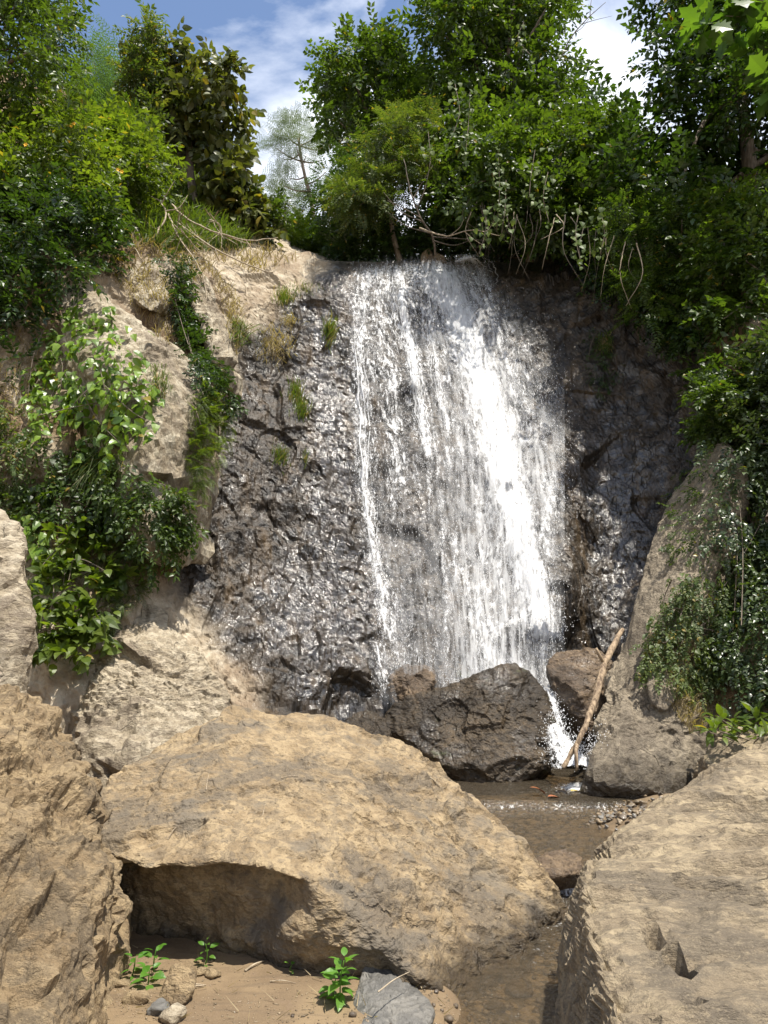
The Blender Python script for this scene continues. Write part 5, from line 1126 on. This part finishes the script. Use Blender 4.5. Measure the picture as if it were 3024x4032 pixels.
for (u, v, r, lab, mt) in [(137,1002,.075,'reddish stone half sunk in the sand left of the egg-shaped stone',TAN2),(158,1012,.075,'grey flat stone against the foot of the egg-shaped stone',DARK),(172,1020,.085,'pale cracked stone at the bottom edge below the egg-shaped stone',PALE),(200,974,.045,'small stone right of the egg-shaped stone',TAN2),(212,976,.06,'wedge-shaped tan stone lying right of the egg-shaped stone',TAN2),(209,962,.025,'pebble behind the wedge-shaped stone',PALE),(122,985,.05,'stone lying at the foot of the striated boulder',TAN2),(462,972,.06,'black pointed pebble at the edge of the wet sand',DARK),(520,992,.10,'brown stone under the shallow water near the flat-topped boulder',TAN2),(430,962,.13,'dark angular stone beside the base of the huge boulder',DARK),(495,1012,.07,'low brown stone in the shallow water at the bottom edge',TAN2)]:
    p = sand_p(u, v); stone('stone', (p.x, p.y, p.z + r * .25), r * 1.25, r, r * .7, mt, lab, 'loose stones on the sand', 4, .015, 5)
PM = [rock_mat('pebble_%s' % n, *c, 3.0, bump=.4, rough=.5) for n, c in (('brown', ((.05,.038,.028),(.09,.07,.05),(.15,.115,.08))), ('grey', ((.07,.065,.06),(.13,.12,.105),(.22,.2,.17))), ('tan', ((.10,.075,.045),(.20,.15,.09),(.30,.23,.15))))]
protos = []
for k in range(9):
    Vp, Fp = rock_arrays(stone_pts((0, 0, 0), 1, .85, .6, 13), sub=3, soft=9, amp=.08, fscale=1.2, seed=500 + k)
    o = mesh_np('pebble', Vp, Fp, PM[k % 3], link=False); protos.append(o.data); bpy.data.objects.remove(o)
for k in range(250):
    for _ in range(50):
        u = rng.normal(612, 30); v = rng.normal(806, 14)
        if in_poly([u], [v], [(566,815),(585,800),(600,786),(630,776),(668,776),(676,790),(650,812),(618,832),(598,834),(575,826)])[0]: break
    p = sand_p(u, v)
    if p is None: continue
    s = rng.uniform(.022, .048) * (1.5 if rng.uniform() < .12 else 1)
    o = bpy.data.objects.new('pebble', protos[int(rng.integers(0, 9))]); COL.objects.link(o)
    o.location = (p.x, p.y, p.z + s * .35); o.scale = (s, s * rng.uniform(.8, 1.1), s); o.rotation_euler = (rng.normal(0, .3), rng.normal(0, .3), rng.uniform(0, 6.28))
    tag(o, 'rounded pebble in the pebble bank between stream and flat-topped boulder', 'pebble', 'pebbles of the bank in the stream')
SMALL = [rock_arrays(stone_pts((0, 0, 0), 1, .85, .6, 13), sub=1, soft=9, amp=.06, fscale=1.2, seed=520 + k) for k in range(6)]
# stones under the flowing water: too many to count, one stuff object
Vs, Fs, n0 = [], [], 0
for k in range(900):
    y = rng.uniform(3.6, 9.6); x = stream_x(y) + rng.normal(0, .45); z = bed_at(x, y); s = rng.uniform(.015, .055)
    v_, f_ = SMALL[int(rng.integers(0, 6))]; a = rng.uniform(0, 6.28); c, sn = math.cos(a), math.sin(a)
    w = v_ @ np.array([[c, sn, 0], [-sn, c, 0], [0, 0, 1]]) * s + np.array([x, y, z + s * .2]); Vs.append(w); Fs.append(f_ + n0); n0 += len(w)
g_ = mesh_np('stream_gravel', np.concatenate(Vs), np.concatenate(Fs), PM[0]); g_['kind'] = 'stuff'
rock('boulder', [P(530,862,7.3), P(540,852,7.35), P(560,849,7.4), P(580,853,7.3), P(584,862,7.1), P(576,872,6.95), P(552,876,6.9), P(536,870,7.0), (1.3, 7.2, -.1), (1.9, 7.2, -.1)], DAMP2, 'low mossy brown boulder in the channel between the two big tan boulders', 'boulder', sub=6, soft=14, amp=.03, fscale=3, seed=421)
for (u, v, r, lab) in [(428, 252, .22, 'rounded brown stone behind the top of the fall'), (440, 254, .2, 'second rounded stone right beside it behind the top of the fall')]:
    stone('stone', P(u, v + 6, 17.0), r, r, r * 1.1, TAN2, lab, None, 4, .03, 3)
# ------------------------------------------------------------------ seedlings and litter
def seedling(u, v, h, n, size, label, wide=1.0):
    p = np.array(sand_p(u, v)[:]); t = empty('seedling', p, label, 'seedling', 'seedlings on the sand'); top = p + np.array([rng.normal(0, .02), -.02, h])
    st = curve_pts([p - np.array([0, 0, .02]), (p + top) / 2 + unit(1)[0] * .015, top], 8); Vt, Ft = tube_arrays([(st, np.linspace(.006, .003, 8))], 6); child(mesh_np('stem', Vt, Ft, LM['seed']), t)
    a = np.arange(n) * 2.4 + rng.uniform(0, 6); f = np.linspace(.15, 1, n); pos = np.stack([np.interp(f * 7, np.arange(8), st[:, k]) for k in range(3)], 1)
    d = np.stack([np.cos(a) * wide, np.sin(a) * wide, np.linspace(-.1, .8, n)], 1); pos = pos + d * .02
    leaf_parts(t, leaf_geo(1, .58, .2, .3, n=4), pos, rot_to(d, rng.normal(0, .3, n)), size * np.linspace(1.1, .8, n) * rng.uniform(.75, 1.15, n), LM['seed'])
seedling(340, 1004, .26, 19, .105, 'tallest bright green seedling beside the dark slab of stone')
seedling(334, 1000, .15, 11, .09, 'lower companion of the tallest seedling', 1.2)
seedling(132, 975, .12, 9, .085, 'seedling at the foot of the striated boulder'); seedling(148, 984, .10, 9, .09, 'spreading seedling left of the egg-shaped stone', 1.3); seedling(154, 972, .15, 9, .08, 'upright seedling just behind the egg-shaped stone')
seedling(205, 964, .14, 10, .07, 'seedling right of the egg-shaped stone under the lip'); seedling(292, 972, .05, 4, .05, 'tiny lone seedling in the middle of the sand')
def twig(u, v, du, dv, r, label, onto=None):
    a, b = (onto or sand_p)(u, v), (onto or sand_p)(u + du, v + dv)
    if a is None or b is None: return
    a, b = np.array(a[:]) + np.array([0, 0, r]), np.array(b[:]) + np.array([0, 0, r]); Vt, Ft = tube_arrays([(curve_pts([a, (a + b) / 2 + np.array([0, 0, .012]), b], 8), np.linspace(r, r * .5, 8))], 5)
    o = mesh_np('twig', Vt, Ft, PALEBARK); tag(o, label, 'twig', 'dry twigs lying about')
BIG = bpy.data.objects['boulder']; me = BIG.data; a = np.empty(len(me.vertices) * 3, np.float32); me.vertices.foreach_get('co', a)
BIG_BVH = BVHTree.FromPolygons([tuple(v) for v in a.reshape(-1, 3).tolist()], [tuple(p_.vertices) for p_ in me.polygons])
def big_p(u, v): return BIG_BVH.ray_cast(CAM_P, ray_dir(u, v))[0]
for (u, v, du, dv, r, lab) in [(178,988,28,-2,.006,'dry twig on the sand right of the egg-shaped stone'),(190,990,14,-3,.005,'second dry twig on the sand beside the first'),(245,972,20,-10,.008,'pale curled twig in the middle of the sand'),(270,982,26,2,.004,'dark thin twig on the sand'),(378,1024,32,-22,.005,'straw lying on the dark slab of stone')]:
    twig(u, v, du, dv, r, lab, None if u < 370 else (lambda a, b: (lambda h: h)(sand_p(a, b) and Vector((0, 0, .17)) + sand_p(a, b))))
for (u, v, du, dv, r, lab) in [(206,790,3,-17,.004,'thin straw high on the huge boulder, nearest its left end'),(281,779,18,-2,.005,'short pale stick near the top of the huge boulder'),(168,840,8,-12,.005,'pale stick near the lip of the huge boulder'),(214,818,20,10,.003,'thin dark stem crossing the flank of the huge boulder'),(262,820,4,-18,.003,'straw standing out on the middle of the huge boulder'),(186,832,6,10,.003,'tiny straw beside the pale stick'),(430,778,12,12,.006,'bamboo splinter on the right shoulder of the huge boulder')]:
    twig(u, v, du, dv, r, lab, big_p)
def water_leaf(u, v, size, col, label, tilt):
    m, nt = new_mat('fallen_leaf'); t = NT(nt); bs = t.n('ShaderNodeBsdfPrincipled', {'Base Color': (*col, 1), 'Roughness': .6}); nt.links.new(bs.outputs[0], t.n('ShaderNodeOutputMaterial').inputs[0])
    p = sand_p(u, v); g = leaf_geo(size, .5, .3, .3, n=4); R = rot_to(np.array([tilt], float))[0]; z = float(water_level(p.y)) + .015
    o = mesh_np('fallen_leaf', g[0] @ R.T + np.array([p.x, p.y, max(z, p.z + .01)]), g[1], m, smooth=False); tag(o, label, 'leaf')
water_leaf(546, 811, .20, (.26, .09, .03), 'curled reddish brown leaf stranded in the shallow stream', (-.5, -.1, .5)); water_leaf(548, 813, .16, (.24, .08, .03), 'second brown leaf touching the curled reddish one', (1, .2, .1)); water_leaf(571, 806, .17, (.36, .28, .07), 'yellow leaf lying at the edge of the pebble bank', (1, .4, .08)); water_leaf(540, 782, .10, (.40, .22, .06), 'small orange leaf floating in the pool above the ledge', (1, .1, .05))
# yellow flowers in the left shrubs
m, nt = new_mat('yellow_petal'); t = NT(nt); bs = t.n('ShaderNodeBsdfPrincipled', {'Base Color': (.75, .42, .02, 1), 'Roughness': .6}); nt.links.new(bs.outputs[0], t.n('ShaderNodeOutputMaterial').inputs[0]); PETAL = m
for k, (u, v) in enumerate([(74,124),(71,127),(69,142),(26,145),(118,170),(122,172)]):
    Y0 = 11.6 if u < 60 else 12.4; c = np.array(P(u, v, Y0)); fw = empty('flower', c, 'small yellow flower on the shrubs of the left bank', 'flower', 'yellow flowers on the left bank shrubs')
    a = np.arange(6) * 1.047; d = np.stack([np.cos(a), -.5 + 0 * a, np.sin(a)], 1); leaf_parts(fw, diamond(1, .6), np.repeat(c[None], 6, 0), rot_to(d, up=(0, -1, 0)), np.full(6, .045), PETAL, 'petal')

# litter, chips and small gravel on the sand: one object nobody could count
Vs, Fs, n0 = [], [], 0
for k in range(1500):
    u, v = rng.uniform(108, 470), 1024 - abs(rng.normal(0, 34))
    if rng.uniform() < .3: u, v = rng.normal(430, 24), rng.normal(985, 22)
    if rng.uniform() < .25: u, v = rng.normal(140, 24), rng.normal(985, 20)
    p = sand_p(u, v)
    if p is None: continue
    v_, f_ = SMALL[int(rng.integers(0, 6))]; a = rng.uniform(0, 6.28); c, sn = math.cos(a), math.sin(a); sc = rng.uniform(.004, .011) * (1.8 if rng.uniform() < .08 else 1); el = rng.uniform(1, 4) if rng.uniform() < .3 else 1
    w = (v_ * np.array([el, 1, .7])) @ np.array([[c, sn, 0], [-sn, c, 0], [0, 0, 1]]) * sc + np.array([p.x, p.y, p.z + sc * .2]); Vs.append(w); Fs.append(f_ + n0); n0 += len(w)
g_ = mesh_np('sand_litter_gravel', np.concatenate(Vs), np.concatenate(Fs), PM[2]); tag(g_, 'fine gravel and litter strewn over the sand', None, None, 'stuff')
p, nn = [], []
while len(p) < 90:
    q = sand_p(rng.uniform(115, 460), 1024 - abs(rng.normal(0, 40)))
    if q is not None: p.append(q[:]); nn.append((rng.normal(), rng.normal(), -.75))
tag(blades('dry_grass_litter', np.array(p) + np.array([0, 0, .012]), np.array(nn), .10, .006, 'dry', None, .6, .0), 'bits of dry grass lying on the sand', None, None, 'stuff')
